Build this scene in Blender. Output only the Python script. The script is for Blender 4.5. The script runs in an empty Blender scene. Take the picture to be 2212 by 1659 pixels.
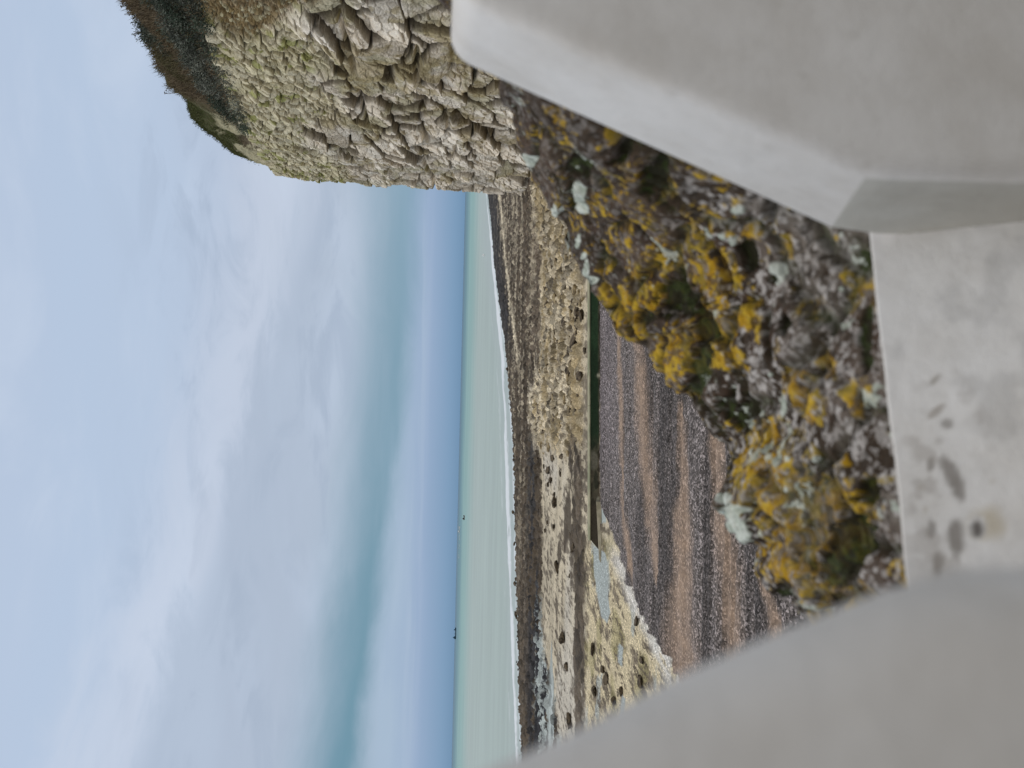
import bpy, bmesh, math, random
import numpy as np
from mathutils import Vector, Matrix

random.seed(7)
RNG = np.random.default_rng(11)
SC = bpy.context.scene
COL = SC.collection
R = math.radians

# ------------------------------------------------------------------ camera
CAM = np.array([0.0, 0.0, 8.0])
F = 1661.0                       # focal length in the 2212 x 1659 picture used for measuring
PITCH = math.atan(111 / F)
ROLL = 0.0239
fwd = np.array([0, math.cos(PITCH), -math.sin(PITCH)])
up0 = np.array([0, math.sin(PITCH), math.cos(PITCH)])
x0 = np.array([1.0, 0, 0])
rgt = x0 * math.cos(ROLL) + up0 * math.sin(ROLL)
upv = up0 * math.cos(ROLL) - x0 * math.sin(ROLL)
cam = bpy.data.cameras.new('camera')
cam_ob = bpy.data.objects.new('camera', cam)
COL.objects.link(cam_ob)
cx, cy, cz = -upv, rgt, -fwd     # the phone was held sideways: picture right is down
cam_ob.matrix_world = Matrix(((cx[0], cy[0], cz[0], CAM[0]), (cx[1], cy[1], cz[1], CAM[1]),
                              (cx[2], cy[2], cz[2], CAM[2]), (0, 0, 0, 1)))
cam.sensor_width = 36
cam.lens = F / 2212 * 36
cam.clip_start = 0.01
cam.clip_end = 90000
cam.dof.use_dof = True
cam.dof.focus_distance = 60
cam.dof.aperture_fstop = 4.9
SC.camera = cam_ob

# ------------------------------------------------------------------ light, sky, exposure
SUN_EL, SUN_AZ = 54, -38          # azimuth from +Y, negative to the left (over the sea)
sun = bpy.data.lights.new('sun', 'SUN')
sun.energy = 0.9
sun.angle = R(40)
sun.color = (1.0, 0.96, 0.9)
sun_ob = bpy.data.objects.new('sun', sun)
COL.objects.link(sun_ob)
sd = Vector((math.sin(R(SUN_AZ)) * math.cos(R(SUN_EL)), math.cos(R(SUN_AZ)) * math.cos(R(SUN_EL)), math.sin(R(SUN_EL))))
sun_ob.rotation_euler = sd.to_track_quat('Z', 'Y').to_euler()
SC.view_settings.view_transform = 'Standard'
SC.view_settings.look = 'None'
SC.view_settings.exposure = 0.0
SC.view_settings.gamma = 1.0


def lin(r, g, b):
    f = lambda c: (c / 255 / 12.92) if c / 255 <= 0.04045 else ((c / 255 + 0.055) / 1.055) ** 2.4
    return np.array([f(r), f(g), f(b)])


class NT:
    """small helper that wires shader nodes"""
    def __init__(s, tree):
        s.t = tree
        s.t.nodes.clear()

    def n(s, typ, **kw):
        nd = s.t.nodes.new(typ)
        for k, v in kw.items():
            setattr(nd, k, v)
        return nd

    def put(s, sock, v):
        if isinstance(v, bpy.types.NodeSocket):
            s.t.links.new(v, sock)
        elif v is not None:
            sock.default_value = v

    def m(s, op, a, b=None, c=None, clamp=False):
        nd = s.n('ShaderNodeMath', operation=op)
        nd.use_clamp = clamp
        s.put(nd.inputs[0], a)
        if b is not None: s.put(nd.inputs[1], b)
        if c is not None: s.put(nd.inputs[2], c)
        return nd.outputs[0]

    def mix(s, f, a, b, mode='MIX'):
        nd = s.n('ShaderNodeMix', data_type='RGBA', blend_type=mode)
        s.put(nd.inputs[0], f)
        for i, v in ((6, a), (7, b)):
            if not isinstance(v, bpy.types.NodeSocket): v = (*v, 1.0) if len(v) == 3 else v
            s.put(nd.inputs[i], v)
        return nd.outputs[2]

    def noise(s, vec, scale, detail=4, rough=0.55, dist=0.0):
        nd = s.n('ShaderNodeTexNoise')
        s.put(nd.inputs['Vector'], vec)
        nd.inputs['Scale'].default_value = scale
        nd.inputs['Detail'].default_value = detail
        nd.inputs['Roughness'].default_value = rough
        nd.inputs['Distortion'].default_value = dist
        return nd.outputs[0]

    def ramp(s, f, stops, interp='LINEAR'):
        nd = s.n('ShaderNodeValToRGB')
        cr = nd.color_ramp
        cr.interpolation = interp
        while len(cr.elements) > 1: cr.elements.remove(cr.elements[0])
        for i, (p, c) in enumerate(stops):
            e = cr.elements[0] if i == 0 else cr.elements.new(p)
            e.position = p
            e.color = (*c, 1)
        s.put(nd.inputs[0], f)
        return nd.outputs[0]

    def maprange(s, v, a, b, c=0.0, d=1.0, smooth=True):
        nd = s.n('ShaderNodeMapRange')
        nd.interpolation_type = 'SMOOTHSTEP' if smooth else 'LINEAR'
        s.put(nd.inputs[0], v)
        for i, q in enumerate((a, b, c, d)): nd.inputs[1 + i].default_value = q
        return nd.outputs[0]

    def comb(s, x, y, z):
        nd = s.n('ShaderNodeCombineXYZ')
        for i, v in enumerate((x, y, z)): s.put(nd.inputs[i], v)
        return nd.outputs[0]


w = bpy.data.worlds.new('World')
SC.world = w
w.use_nodes = True
q = NT(w.node_tree)
tc = q.n('ShaderNodeTexCoord')
sep = q.n('ShaderNodeSeparateXYZ')
q.put(sep.inputs[0], tc.outputs['Generated'])
el = q.m('ARCSINE', sep.outputs[2])
az = q.m('ARCTAN2', sep.outputs[0], sep.outputs[1])
wv = q.comb(q.m('MULTIPLY', az, 1.6), q.m('MULTIPLY', el, 5.0), 0.3)
n1 = q.noise(wv, 1.7, 5, 0.55, 0.5)
n2 = q.noise(wv, 4.2, 5, 0.6, 0.6)
n3 = q.noise(q.comb(q.m('MULTIPLY', az, 1.0), q.m('MULTIPLY', el, 16.0), 2.3), 2.0, 4, 0.55, 0.3)
warp = q.m('ADD', q.m('MULTIPLY', q.m('SUBTRACT', n1, 0.5), 0.10), q.m('MULTIPLY', q.m('SUBTRACT', n3, 0.5), 0.05))
fade = q.maprange(el, 0.0, 0.12)
elw = q.m('ADD', el, q.m('MULTIPLY', warp, fade))
base = q.ramp(q.m('DIVIDE', elw, 0.62), [
    (0.0, lin(112, 146, 178)), (0.02, lin(124, 156, 188)), (0.07, lin(150, 172, 202)), (0.12, lin(166, 186, 208)),
    (0.17, lin(163, 182, 201)), (0.26, lin(180, 193, 210)), (0.42, lin(182, 195, 215)), (0.56, lin(184, 200, 222)),
    (0.70, lin(183, 200, 223)), (1.0, lin(185, 199, 221))])
# billowy bright and grey cloud
c1 = q.mix(q.m('MULTIPLY', q.maprange(n1, 0.45, 0.68), q.maprange(el, 0.1, 0.2, 0, 0.8)), base, tuple(lin(194, 208, 228)))
c2 = q.mix(q.m('MULTIPLY', q.maprange(n2, 0.47, 0.68), q.m('MULTIPLY', q.maprange(el, 0.10, 0.17), q.maprange(el, 0.44, 0.26, 0, 0.8))), c1, tuple(lin(164, 179, 200)))
# slanting cloud edge: bright above-left margin of a grey bank
edge_el = q.m('SUBTRACT', 0.272, q.m('MULTIPLY', az, 0.22))
de = q.m('ADD', q.m('SUBTRACT', el, edge_el), q.m('MULTIPLY', q.m('SUBTRACT', n2, 0.5), 0.14))
glow = q.m('MULTIPLY', q.maprange(de, -0.05, 0.0), q.maprange(de, 0.09, 0.0))
c3 = q.mix(q.m('MULTIPLY', glow, 0.55), c2, tuple(lin(203, 212, 228)))
bank = q.m('MULTIPLY', q.maprange(de, 0.0, -0.05), q.maprange(el, 0.13, 0.2))
c3 = q.mix(q.m('MULTIPLY', bank, 0.6), c3, tuple(lin(172, 185, 203)))
# teal rain band that thickens to the left
bc = q.m('SUBTRACT', 0.080, q.m('MULTIPLY', az, 0.075))
db = q.m('ADD', q.m('SUBTRACT', el, bc), q.m('ADD', q.m('MULTIPLY', q.m('SUBTRACT', n1, 0.5), 0.04), q.m('MULTIPLY', q.m('SUBTRACT', n2, 0.5), 0.03)))
bandm = q.m('MULTIPLY', q.maprange(db, -0.026, 0.010), q.maprange(db, 0.095, 0.0))
bandm = q.m('MULTIPLY', bandm, q.m('MULTIPLY', q.maprange(az, 0.42, -0.5, 0.5, 1.0, False), q.maprange(n3, 0.15, 0.5, 0.7, 1.0)))
c4 = q.mix(bandm, c3, tuple(lin(104, 145, 164)))
streak = q.m('MULTIPLY', q.maprange(n3, 0.5, 0.66), q.m('MULTIPLY', q.maprange(el, 0.035, 0.055), q.maprange(el, 0.095, 0.065)))
c5 = q.mix(q.m('MULTIPLY', streak, 0.5), c4, tuple(lin(172, 190, 212)))
# unseen sky overhead and inland, greyed so the walls are lit less blue
inland = q.m('MAXIMUM', q.maprange(el, 0.6, 0.95), q.maprange(sep.outputs[1], 0.35, -0.25))
c5 = q.mix(inland, c5, q.mix(q.maprange(n1, 0.35, 0.65), tuple(lin(204, 206, 208)), tuple(lin(218, 217, 215))))
sky = q.n('ShaderNodeTexSky', sky_type='NISHITA')
sky.sun_disc = False
sky.sun_elevation = R(SUN_EL)
sky.sun_rotation = R(SUN_AZ)
cl = q.n('ShaderNodeVectorMath', operation='SCALE')
q.put(cl.inputs[0], c5)
cl.inputs['Scale'].default_value = 10.0
out_c = q.mix(0.97, sky.outputs[0], cl.outputs[0])
bg = q.n('ShaderNodeBackground')
q.put(bg.inputs[0], out_c)
bg.inputs[1].default_value = 0.1
wo = q.n('ShaderNodeOutputWorld')
q.put(wo.inputs[0], bg.outputs[0])

# ------------------------------------------------------------------ measuring helpers


def ray(x, y):
    u, v = 1659.0 - y, x
    d = fwd + ((u - 829.5) / F) * rgt - ((v - 1106) / F) * upv
    return d


def ground(x, y, z=0.0):
    d = ray(x, y)
    return CAM + d * ((z - CAM[2]) / d[2])


def on_plane(x, y, p, n):
    d = ray(x, y)
    return CAM + d * (np.dot(np.asarray(p) - CAM, n) / np.dot(d, n))


def at_depth(x, y, dep):
    return CAM + ray(x, y) * dep


def project(P):
    D = P - CAM
    dep = D @ fwd
    u = 829.5 + F * (D @ rgt) / dep
    v = 1106 - F * (D @ upv) / dep
    return v, 1659.0 - u, dep          # x, y, depth


# ------------------------------------------------------------------ numpy noise


def hsh(ix, iy, iz, seed):
    M = np.uint32
    h = (ix.astype(np.int64) * 374761393 + iy.astype(np.int64) * 668265263 + iz.astype(np.int64) * 2147483647 + seed * 1274126177)
    h = (h & 0xffffffff).astype(np.uint32)
    h = (h ^ (h >> M(13))) * M(1274126177)
    h = (h ^ (h >> M(16))) * M(2246822519)
    h = h ^ (h >> M(13))
    return h.astype(np.float64) / 4294967296.0


def vnoise(P, seed=0):
    i = np.floor(P)
    f = P - i
    i = i.astype(np.int64)
    f = f * f * f * (f * (f * 6 - 15) + 10)
    r = 0
    for dx in (0, 1):
        for dy in (0, 1):
            for dz in (0, 1):
                wgt = (f[..., 0] if dx else 1 - f[..., 0]) * (f[..., 1] if dy else 1 - f[..., 1]) * (f[..., 2] if dz else 1 - f[..., 2])
                r = r + wgt * hsh(i[..., 0] + dx, i[..., 1] + dy, i[..., 2] + dz, seed)
    return r


def fbm(P, octs=4, seed=0, gain=0.5):
    a, s, t = 1.0, 0, 0
    P = np.asarray(P, float)
    for o in range(octs):
        s = s + a * vnoise(P * 2.03 ** o + o * 17.3, seed + o)
        t += a
        a *= gain
    return s / t


def worley(P, seed=0, jit=0.9):
    """F1, F2, cell id random (three numbers), vector to the nearest point"""
    i = np.floor(P).astype(np.int64)
    f1 = np.full(P.shape[:-1], 9.0)
    f2 = np.full(P.shape[:-1], 9.0)
    cid = np.zeros(P.shape[:-1] + (3,))
    vec = np.zeros(P.shape)
    for dx in (-1, 0, 1):
        for dy in (-1, 0, 1):
            for dz in (-1, 0, 1):
                a, b, c = i[..., 0] + dx, i[..., 1] + dy, i[..., 2] + dz
                h = [hsh(a, b, c, seed + k) for k in range(3)]
                v = np.stack([a + 0.5 + (h[0] - 0.5) * jit, b + 0.5 + (h[1] - 0.5) * jit, c + 0.5 + (h[2] - 0.5) * jit], -1) - P
                d = np.sqrt((v ** 2).sum(-1))
                near = d < f1
                f2 = np.where(near, f1, np.minimum(f2, d))
                f1 = np.where(near, d, f1)
                for k in range(3):
                    cid[..., k] = np.where(near, h[(k + 1) % 3], cid[..., k])
                    vec[..., k] = np.where(near, v[..., k], vec[..., k])
    return f1, f2, cid, vec


def ss(x, a, b):
    t = np.clip((x - a) / (b - a), 0, 1)
    return t * t * (3 - 2 * t)


def lerp(a, b, t):
    t = np.asarray(t)
    if np.ndim(a) > 0 and np.shape(a)[-1:] == (3,) or np.ndim(b) > 0 and np.shape(b)[-1:] == (3,): t = t[..., None]
    return a * (1 - t) + b * t


# ------------------------------------------------------------------ mesh helpers


def tag(o, label=None, cat=None, group=None, kind=None):
    if label: o['label'] = label
    if cat: o['category'] = cat
    if group: o['group'] = group
    if kind: o['kind'] = kind
    return o


def raw_mesh(name, V, faces, mat, cols=None, parent=None, smooth=True):
    me = bpy.data.meshes.new(name)
    V = np.asarray(V, np.float32).reshape(-1, 3)
    faces = np.asarray(faces, np.int32)
    k = faces.shape[1]
    me.vertices.add(len(V))
    me.vertices.foreach_set('co', V.ravel())
    me.loops.add(faces.size)
    me.loops.foreach_set('vertex_index', faces.ravel())
    me.polygons.add(len(faces))
    me.polygons.foreach_set('loop_start', np.arange(0, faces.size, k, dtype=np.int32))
    me.polygons.foreach_set('loop_total', np.full(len(faces), k, np.int32))
    me.update(calc_edges=True)
    me.validate()
    me.polygons.foreach_set('use_smooth', np.full(len(me.polygons), smooth, bool))
    if cols is not None:
        c = np.ones((len(V), 4), np.float32)
        cc = np.asarray(cols, np.float32).reshape(len(V), -1)
        c[:, :cc.shape[1]] = cc
        ca = me.color_attributes.new('Col', 'FLOAT_COLOR', 'POINT')
        ca.data.foreach_set('color', c.ravel())
    me.materials.append(mat)
    o = bpy.data.objects.new(name, me)
    COL.objects.link(o)
    if parent is not None: o.parent = parent
    return o


def grid_faces(nr, nc, flip=False):
    a = np.arange(nr * nc).reshape(nr, nc)
    f = np.stack([a[:-1, :-1], a[:-1, 1:], a[1:, 1:], a[1:, :-1]], -1).reshape(-1, 4)
    return f[:, ::-1] if flip else f


def empty(name, loc):
    o = bpy.data.objects.new(name, None)
    COL.objects.link(o)
    o.location = loc
    return o


def bm_obj(name, bm, mat, parent=None, smooth=False):
    me = bpy.data.meshes.new(name)
    bmesh.ops.recalc_face_normals(bm, faces=bm.faces)
    bm.to_mesh(me)
    bm.free()
    if smooth:
        for p in me.polygons: p.use_smooth = True
    me.materials.append(mat)
    o = bpy.data.objects.new(name, me)
    COL.objects.link(o)
    if parent is not None: o.parent = parent
    return o


def mat_vcol(name, rough=0.85, spec=0.2, fine=None, bump=None, coat=0.0):
    """material driven by the Col attribute with small scale procedural grain; fine=(scale, amount)"""
    m = bpy.data.materials.new(name)
    m.use_nodes = True
    k = NT(m.node_tree)
    at = k.n('ShaderNodeAttribute', attribute_name='Col')
    tc = k.n('ShaderNodeTexCoord')
    c = at.outputs[0]
    if fine:
        for sc_, am in fine:
            nz = k.noise(tc.outputs['Object'], sc_, 3, 0.6)
            f = k.maprange(nz, 0.3, 0.7, 1 - am, 1 + am, False)
            vm = k.n('ShaderNodeVectorMath', operation='SCALE')
            k.put(vm.inputs[0], c)
            k.put(vm.inputs['Scale'], f)
            c = vm.outputs[0]
    p = k.n('ShaderNodeBsdfPrincipled')
    k.put(p.inputs['Base Color'], c)
    p.inputs['Roughness'].default_value = rough
    p.inputs['Specular IOR Level'].default_value = spec
    if bump:
        b = k.n('ShaderNodeBump')
        b.inputs['Strength'].default_value = bump[1]
        b.inputs['Distance'].default_value = bump[2]
        k.put(b.inputs['Height'], k.noise(tc.outputs['Object'], bump[0], 5, 0.6))
        k.put(p.inputs['Normal'], b.outputs[0])
    o = k.n('ShaderNodeOutputMaterial')
    k.put(o.inputs[0], p.outputs[0])
    return m, k, p, c


def mat_noise(name, a, b, scale, rough=0.85, spec=0.2, bump=None):
    m = bpy.data.materials.new(name)
    m.use_nodes = True
    k = NT(m.node_tree)
    tc = k.n('ShaderNodeTexCoord')
    nz = k.noise(tc.outputs['Object'], scale, 5, 0.6)
    c = k.mix(k.maprange(nz, 0.35, 0.65), tuple(a), tuple(b))
    p = k.n('ShaderNodeBsdfPrincipled')
    k.put(p.inputs['Base Color'], c)
    p.inputs['Roughness'].default_value = rough
    p.inputs['Specular IOR Level'].default_value = spec
    if bump:
        bp = k.n('ShaderNodeBump')
        bp.inputs['Strength'].default_value = bump[1]
        bp.inputs['Distance'].default_value = bump[2]
        k.put(bp.inputs['Height'], k.noise(tc.outputs['Object'], bump[0], 5, 0.6))
        k.put(p.inputs['Normal'], bp.outputs[0])
    o = k.n('ShaderNodeOutputMaterial')
    k.put(o.inputs[0], p.outputs[0])
    return m


# ------------------------------------------------------------------ waterline and sea
WY = [330, 400, 470, 560, 640, 760, 900, 1000, 1200, 1400, 1600, 1760, 2000]
WX = [1046, 1052, 1060, 1067, 1077, 1093, 1105, 1110, 1114, 1119, 1125, 1131, 1142]
SEA_Z = -0.2


def wline(y):
    return np.interp(y, WY, WX)


def build_sea():
    nc, nr = 620, 560
    t = np.linspace(-1.1, 1.1, nc)
    Y = np.exp(np.linspace(math.log(62), math.log(60000), nr))
    T, YY = np.meshgrid(t, Y)
    P = np.stack([T * YY, YY, np.full_like(YY, SEA_Z)], -1)
    px, py, dep = project(P)
    hor = np.interp(py, [0, 1659], [1014.6, 974.9])
    dist = wline(py) - px            # pixels out from the waterline (traced on the flat sea)
    dv = 8.2 * F / YY
    A = np.stack([P[..., 0] * 0.03, P[..., 1] * 0.09, 0 * T], -1)
    n = fbm(A, 4, 3)
    st = fbm(np.stack([T * 9, np.log(YY) * 26, 0 * T + 4], -1), 4, 9)
    milky = np.array([0.40, 0.475, 0.43])
    green = np.array([0.24, 0.42, 0.385])
    teal = np.array([0.085, 0.225, 0.26])
    blue = np.array([0.05, 0.135, 0.20])
    lv = dv + (st - 0.5) * 8
    c = np.zeros(P.shape) + milky
    c = lerp(c, green, ss(lv, 38, 14))
    c = lerp(c, teal, ss(lv, 15, 5))
    c = lerp(c, blue, ss(lv, 5, 1.5))
    c = c * (0.88 + 0.24 * st)[..., None]
    # shallow pale wash over the chalk close in
    wash = ss(dist, 34, 4) * ss(py, 300, 500)
    c = lerp(c, np.array([0.43, 0.48, 0.47]), wash * 0.7)
    # breaking foam lines, drawn out along the shore
    fn = fbm(np.stack([T * 26, dist * 0.22, 0 * T], -1), 5, 21, 0.6)
    fo = np.interp(py, [330, 400, 600, 760, 1000, 1300, 1600, 1800], [2, 2.5, 5, 9, 15, 12, 9, 8])
    hw = np.interp(py, [330, 500, 700, 1000, 1300, 1600, 1800], [0.9, 1.5, 3, 3.6, 3.0, 3.2, 3.2])
    ridge = np.exp(-((dist - fo + (fn - 0.5) * 9) / hw) ** 2)
    foam = ss(ridge + (fn - 0.5) * 0.8, 0.30, 0.62)
    fo2 = np.exp(-((dist - 1.5 + (fn - 0.5) * 5) / 1.6) ** 2) * ss(fn, 0.42, 0.58)
    fo3 = np.exp(-((dist - fo - 14 + (fn - 0.5) * 8) / 2.0) ** 2) * ss(fn, 0.56, 0.64) * ss(py, 500, 700)
    foam = np.clip(foam + fo2 + 0.25 * fo3, 0, 1)
    c = lerp(c, np.array([0.80, 0.83, 0.85]), foam)
    P[..., 2] += foam * 0.10 + (n - 0.5) * 0.08 * ss(dv, 2, 30)
    m, k, p, cc = mat_vcol('sea_water', 0.42, 0.18)
    tcn = k.n('ShaderNodeTexCoord')
    mp = k.n('ShaderNodeMapping')
    mp.inputs['Scale'].default_value = (0.35, 1.0, 1.0)
    k.put(mp.inputs[0], tcn.outputs['Object'])
    b = k.n('ShaderNodeBump')
    b.inputs['Strength'].default_value = 0.35
    b.inputs['Distance'].default_value = 0.4
    k.put(b.inputs['Height'], k.noise(mp.outputs[0], 0.5, 6, 0.6))
    k.put(p.inputs['Normal'], b.outputs[0])
    o = raw_mesh('sea', P, grid_faces(nr, nc), m, c)
    tag(o, kind='structure')


build_sea()

# ------------------------------------------------------------------ beach: chalk platform, weed, shingle, sand
CREAM = np.array([0.63, 0.55, 0.41])
CHALK = np.array([0.68, 0.655, 0.61])
TAN = np.array([0.36, 0.285, 0.165])
BROWN = np.array([0.112, 0.089, 0.067])
WEED = np.array([0.085, 0.066, 0.047])
BLACK = np.array([0.032, 0.032, 0.036])
SAND = np.array([0.455, 0.325, 0.235])
SHING = np.array([0.138, 0.122, 0.118])
POOLC = np.array([0.39, 0.43, 0.42])
B2Y = [300, 400, 560, 700, 810, 840, 900, 1000, 1150, 1300, 1400, 1500, 1659, 1900]
B2X = [1150, 1152, 1170, 1168, 1163, 1150, 1144, 1166, 1170, 1172, 1176, 1196, 1214, 1225]
SBY = [600, 1095, 1110, 1128, 1200, 1290, 1350, 1400, 1470, 1659, 1900]
SBX = [1290, 1298, 1306, 1313, 1340, 1374, 1404, 1430, 1462, 1545, 1650]
BANDS = [([690, 753, 872, 991, 1070, 1150, 1229, 1290], [1378, 1388, 1391, 1402, 1410, 1415, 1418, 1423], [5, 9, 12, 12, 11, 9, 6, 1]),
         ([880, 912, 1000, 1070, 1110, 1229, 1348, 1500, 1700], [1479, 1481, 1484, 1486, 1481, 1483, 1472, 1480, 1500], [4, 6, 8, 9, 14, 17, 26, 32, 36]),
         ([900, 951, 1060, 1150, 1229, 1348, 1500], [1551, 1556, 1563, 1570, 1582, 1587, 1600], [9, 11, 12, 15, 20, 17, 14]),
         ([1250, 1344, 1450, 1600], [1660, 1686, 1706, 1740], [6, 12, 14, 12]),
         ([660, 800, 1000, 1060], [1338, 1341, 1346, 1349], [2, 3, 3, 1]),
         ([1050, 1130, 1200, 1250], [1342, 1350, 1358, 1364], [2, 5, 4, 1])]


def poly_mask(px, py, poly, soft, nz):
    """soft inside test of a traced outline: distance by winding of a polygon"""
    inside = np.zeros(px.shape, bool)
    dmin = np.full(px.shape, 1e9)
    n = len(poly)
    for i in range(n):
        (ax, ay), (bx, by) = poly[i], poly[(i + 1) % n]
        cond = ((ay > py) != (by > py)) & (px < (bx - ax) * (py - ay) / ((by - ay) if by != ay else 1e-9) + ax)
        inside ^= cond
        ex, ey = bx - ax, by - ay
        tt = np.clip(((px - ax) * ex + (py - ay) * ey) / (ex * ex + ey * ey + 1e-9), 0, 1)
        dmin = np.minimum(dmin, np.hypot(px - ax - tt * ex, py - ay - tt * ey))
    sdist = np.where(inside, dmin, -dmin) + nz
    return ss(sdist, -soft, soft)


POOLS = [[(1282, 1178), (1284, 1240), (1292, 1290), (1300, 1332), (1312, 1345), (1318, 1322), (1313, 1290), (1313, 1215), (1306, 1195)],
         [(1300, 1015), (1300, 1128), (1309, 1128), (1309, 1060), (1306, 1020)],
         [(1192, 1380), (1186, 1460), (1184, 1600), (1190, 1690), (1196, 1600), (1197, 1470)],
         [(1338, 1390), (1336, 1430), (1344, 1440), (1346, 1400)],
         [(1344, 1500), (1336, 1560), (1348, 1562), (1352, 1510)]]


def build_beach():
    nc, nr = 800, 1000
    t = np.linspace(-0.75, 0.52, nc)
    Y = np.exp(np.linspace(math.log(9), math.log(330), nr))
    T, YY = np.meshgrid(t, Y)
    P = np.stack([T * YY, YY, np.zeros_like(YY)], -1)
    px, py, dep = project(P)
    W2 = np.stack([P[..., 0], P[..., 1], 0 * T], -1)
    nlong = fbm(W2 * [0.10, 0.35, 1], 4, 31)          # streaks along the shore
    nmid = fbm(W2 * [0.35, 0.6, 1], 5, 37, 0.6)
    nfin = 0.5 + 0.72 * (fbm(W2 * [1.6, 1.2, 1], 4, 41, 0.6) - 0.5) + 0.72 * (fbm(W2 * [2.6, 0.42, 1], 4, 42, 0.6) - 0.5)
    nbig = fbm(W2 * [0.04, 0.09, 1], 3, 43)
    e = (nlong - 0.5) * 26 + (nmid - 0.5) * 22 + (nfin - 0.5) * 8
    wl = wline(py)
    b2 = np.interp(py, B2Y, B2X)
    sb = np.interp(py, SBY, SBX)
    spk = np.zeros(px.shape)
    rgh = np.zeros(px.shape)
    # brown weed covered reef next to the water
    c = lerp(WEED, BROWN, ss(nlong + (nfin - 0.5) * 0.5, 0.38, 0.62))
    c = lerp(c, BROWN * 1.35, ss(px - wl, 40, 95) * ss(py, 900, 700) * 0.8)
    c = lerp(c, CREAM * 0.8, ss(nfin + (nlong - 0.5) * 1.2, 0.60, 0.70) * 0.6 * ss(py, 1500, 700))
    c = lerp(c, BLACK, ss(px - wl + e * 0.4, 30, 10) * ss(py, 820, 680) * 0.85)
    c = lerp(c, CREAM, np.exp(-((px - wl - 26 + e * 0.12) / 2.4) ** 2) * ss(py, 860, 740) * 0.9)
    bs = ss(nlong * 0.8 + nmid * 0.4, 0.60, 0.70)
    c = lerp(c, BLACK, ss(px, 1132, 1150) * ss(py, 880, 980) * ss(nlong + (nfin - .5) * .3, 0.46, 0.56) * 0.9)
    c = lerp(c, BLACK, ss(px + e * 0.3, 1154, 1164) * ss(py, 1180, 1300) * ss(nlong + (nfin - .5) * .4, 0.40, 0.5))
    c = lerp(c, POOLC, ss(px, 1150, 1166) * ss(py, 1240, 1400) * ss(fbm(W2 * [0.08, 0.5, 1], 4, 77) + (nfin - .5) * .25, 0.57, 0.61))
    rgh += 0.26
    # pale bared chalk
    cr = lerp(CREAM, CREAM * 0.78, ss(nmid, 0.42, 0.6))
    cr = lerp(cr, CHALK * 0.9, ss(nbig, 0.55, 0.7) * 0.5)
    cr = lerp(cr, BROWN, ss(nfin * 0.75 + nlong * 0.35, 0.56, 0.68) * 0.75)
    mc = ss(px - b2 + e * 0.8, -3, 3)
    pt = ss(fbm(W2 * [3.2, 0.8, 1], 5, 45, 0.66) + (nlong - .5) * .3 + (nmid - .5) * .25, 0.585, 0.63) * ss(py, 900, 1000)
    cr = lerp(cr, lerp(WEED, BROWN, ss(nfin, 0.4, 0.6)), pt * 0.85)
    c = lerp(c, cr, mc)
    rgh = lerp(rgh, 0.04, mc)
    # rubble field on the right
    mt = ss(px - b2 + e * 0.9, -3, 6) * ss(px + e * 0.3, 1268, 1254) * ss(py + e * 2, 1010, 930)
    tn = lerp(TAN, CREAM * 0.92, ss(nmid, 0.36, 0.60))
    tn = lerp(tn, WEED * 1.3, ss(nfin * 0.6 + nmid * 0.5, 0.60, 0.70) * 0.8)
    c = lerp(c, tn, mt * 0.93)
    rgh = lerp(rgh, 0.34, mt)
    # weed strip in front of the sea wall and across the left
    lo = np.interp(py, [850, 1000, 1150, 1200, 1659], [1234, 1230, 1238, 1240, 1241])
    hi = np.interp(py, [850, 1000, 1150, 1200, 1659], [1238, 1256, 1254, 1262, 1264])
    ms = ss(px - lo + e * 0.4, -2, 2) * ss(hi - px + e * 0.7, -3, 3) * ss(py, 880, 980) * ss(nmid, 0.22, 0.36)
    c = lerp(c, lerp(WEED, BROWN, ss(nfin, 0.4, 0.6)), ms * 0.95)
    rgh = lerp(rgh, 0.10, ms)
    for (xa, ya, ra, rb) in ((1228, 1130, 10, 60), (1222, 1160, 7, 34), (1210, 1190, 5, 30), (1262, 1165, 5, 28)):
        mm = ss(1 - np.hypot((px - xa) / ra, (py - ya) / rb) + (nmid - 0.5) * 1.6, -0.1, 0.15)
        c = lerp(c, WEED, mm * 0.92)
    # mottled yellow platform at left
    ml = ss(px + e * 0.4, 1262, 1272) * ss(py, 1140, 1190)
    yl = lerp(CREAM * [1.0, 0.98, 0.88], BROWN * 1.3, ss(nfin * 0.8 + nmid * 0.3, 0.53, 0.66) * 0.8)
    yl = lerp(yl, np.array([0.28, 0.25, 0.10]), ss(fbm(W2 * [0.5, 0.5, 1], 3, 53), 0.56, 0.68) * 0.5)
    yl = lerp(yl, POOLC, ss(fbm(W2 * [0.3, 0.5, 1], 4, 59), 0.64, 0.69) * 0.7)
    yl = lerp(yl, lerp(WEED, BROWN, ss(nfin, 0.4, 0.6)), ss(fbm(W2 * [4.5, 1.3, 1], 5, 46, 0.66) + (nmid - .5) * .35, 0.585, 0.64) * 0.85)
    c = lerp(c, yl, ml)
    for pl in POOLS:
        mp = poly_mask(px, py, pl, 1.5, e * 0.16)
        c = lerp(c, POOLC * (0.9 + 0.2 * nlong)[..., None], mp)
        rgh = lerp(rgh, 0.0, mp)
    # clean white chalk where the shingle has been dragged back
    ed = sb - px
    mw = ss(ed + e * 0.5, 34, 10) * ss(py, 1160, 1230) * ss(nfin * .6 + nlong * .5, 0.36, 0.5)
    c = lerp(c, CHALK, mw * 0.9)
    # shingle
    fr = (fbm(np.stack([T * 75, np.log(YY) * 12, 0 * T], -1), 4, 61) - 0.5)
    msh = ss(px - sb + fr * 46 * ss(py, 1150, 1250) + (nfin - 0.5) * 4, -2, 2)
    sl = fbm(np.stack([T * 2.2, np.log(YY) * 24, 0 * T], -1), 4, 67)
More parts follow.
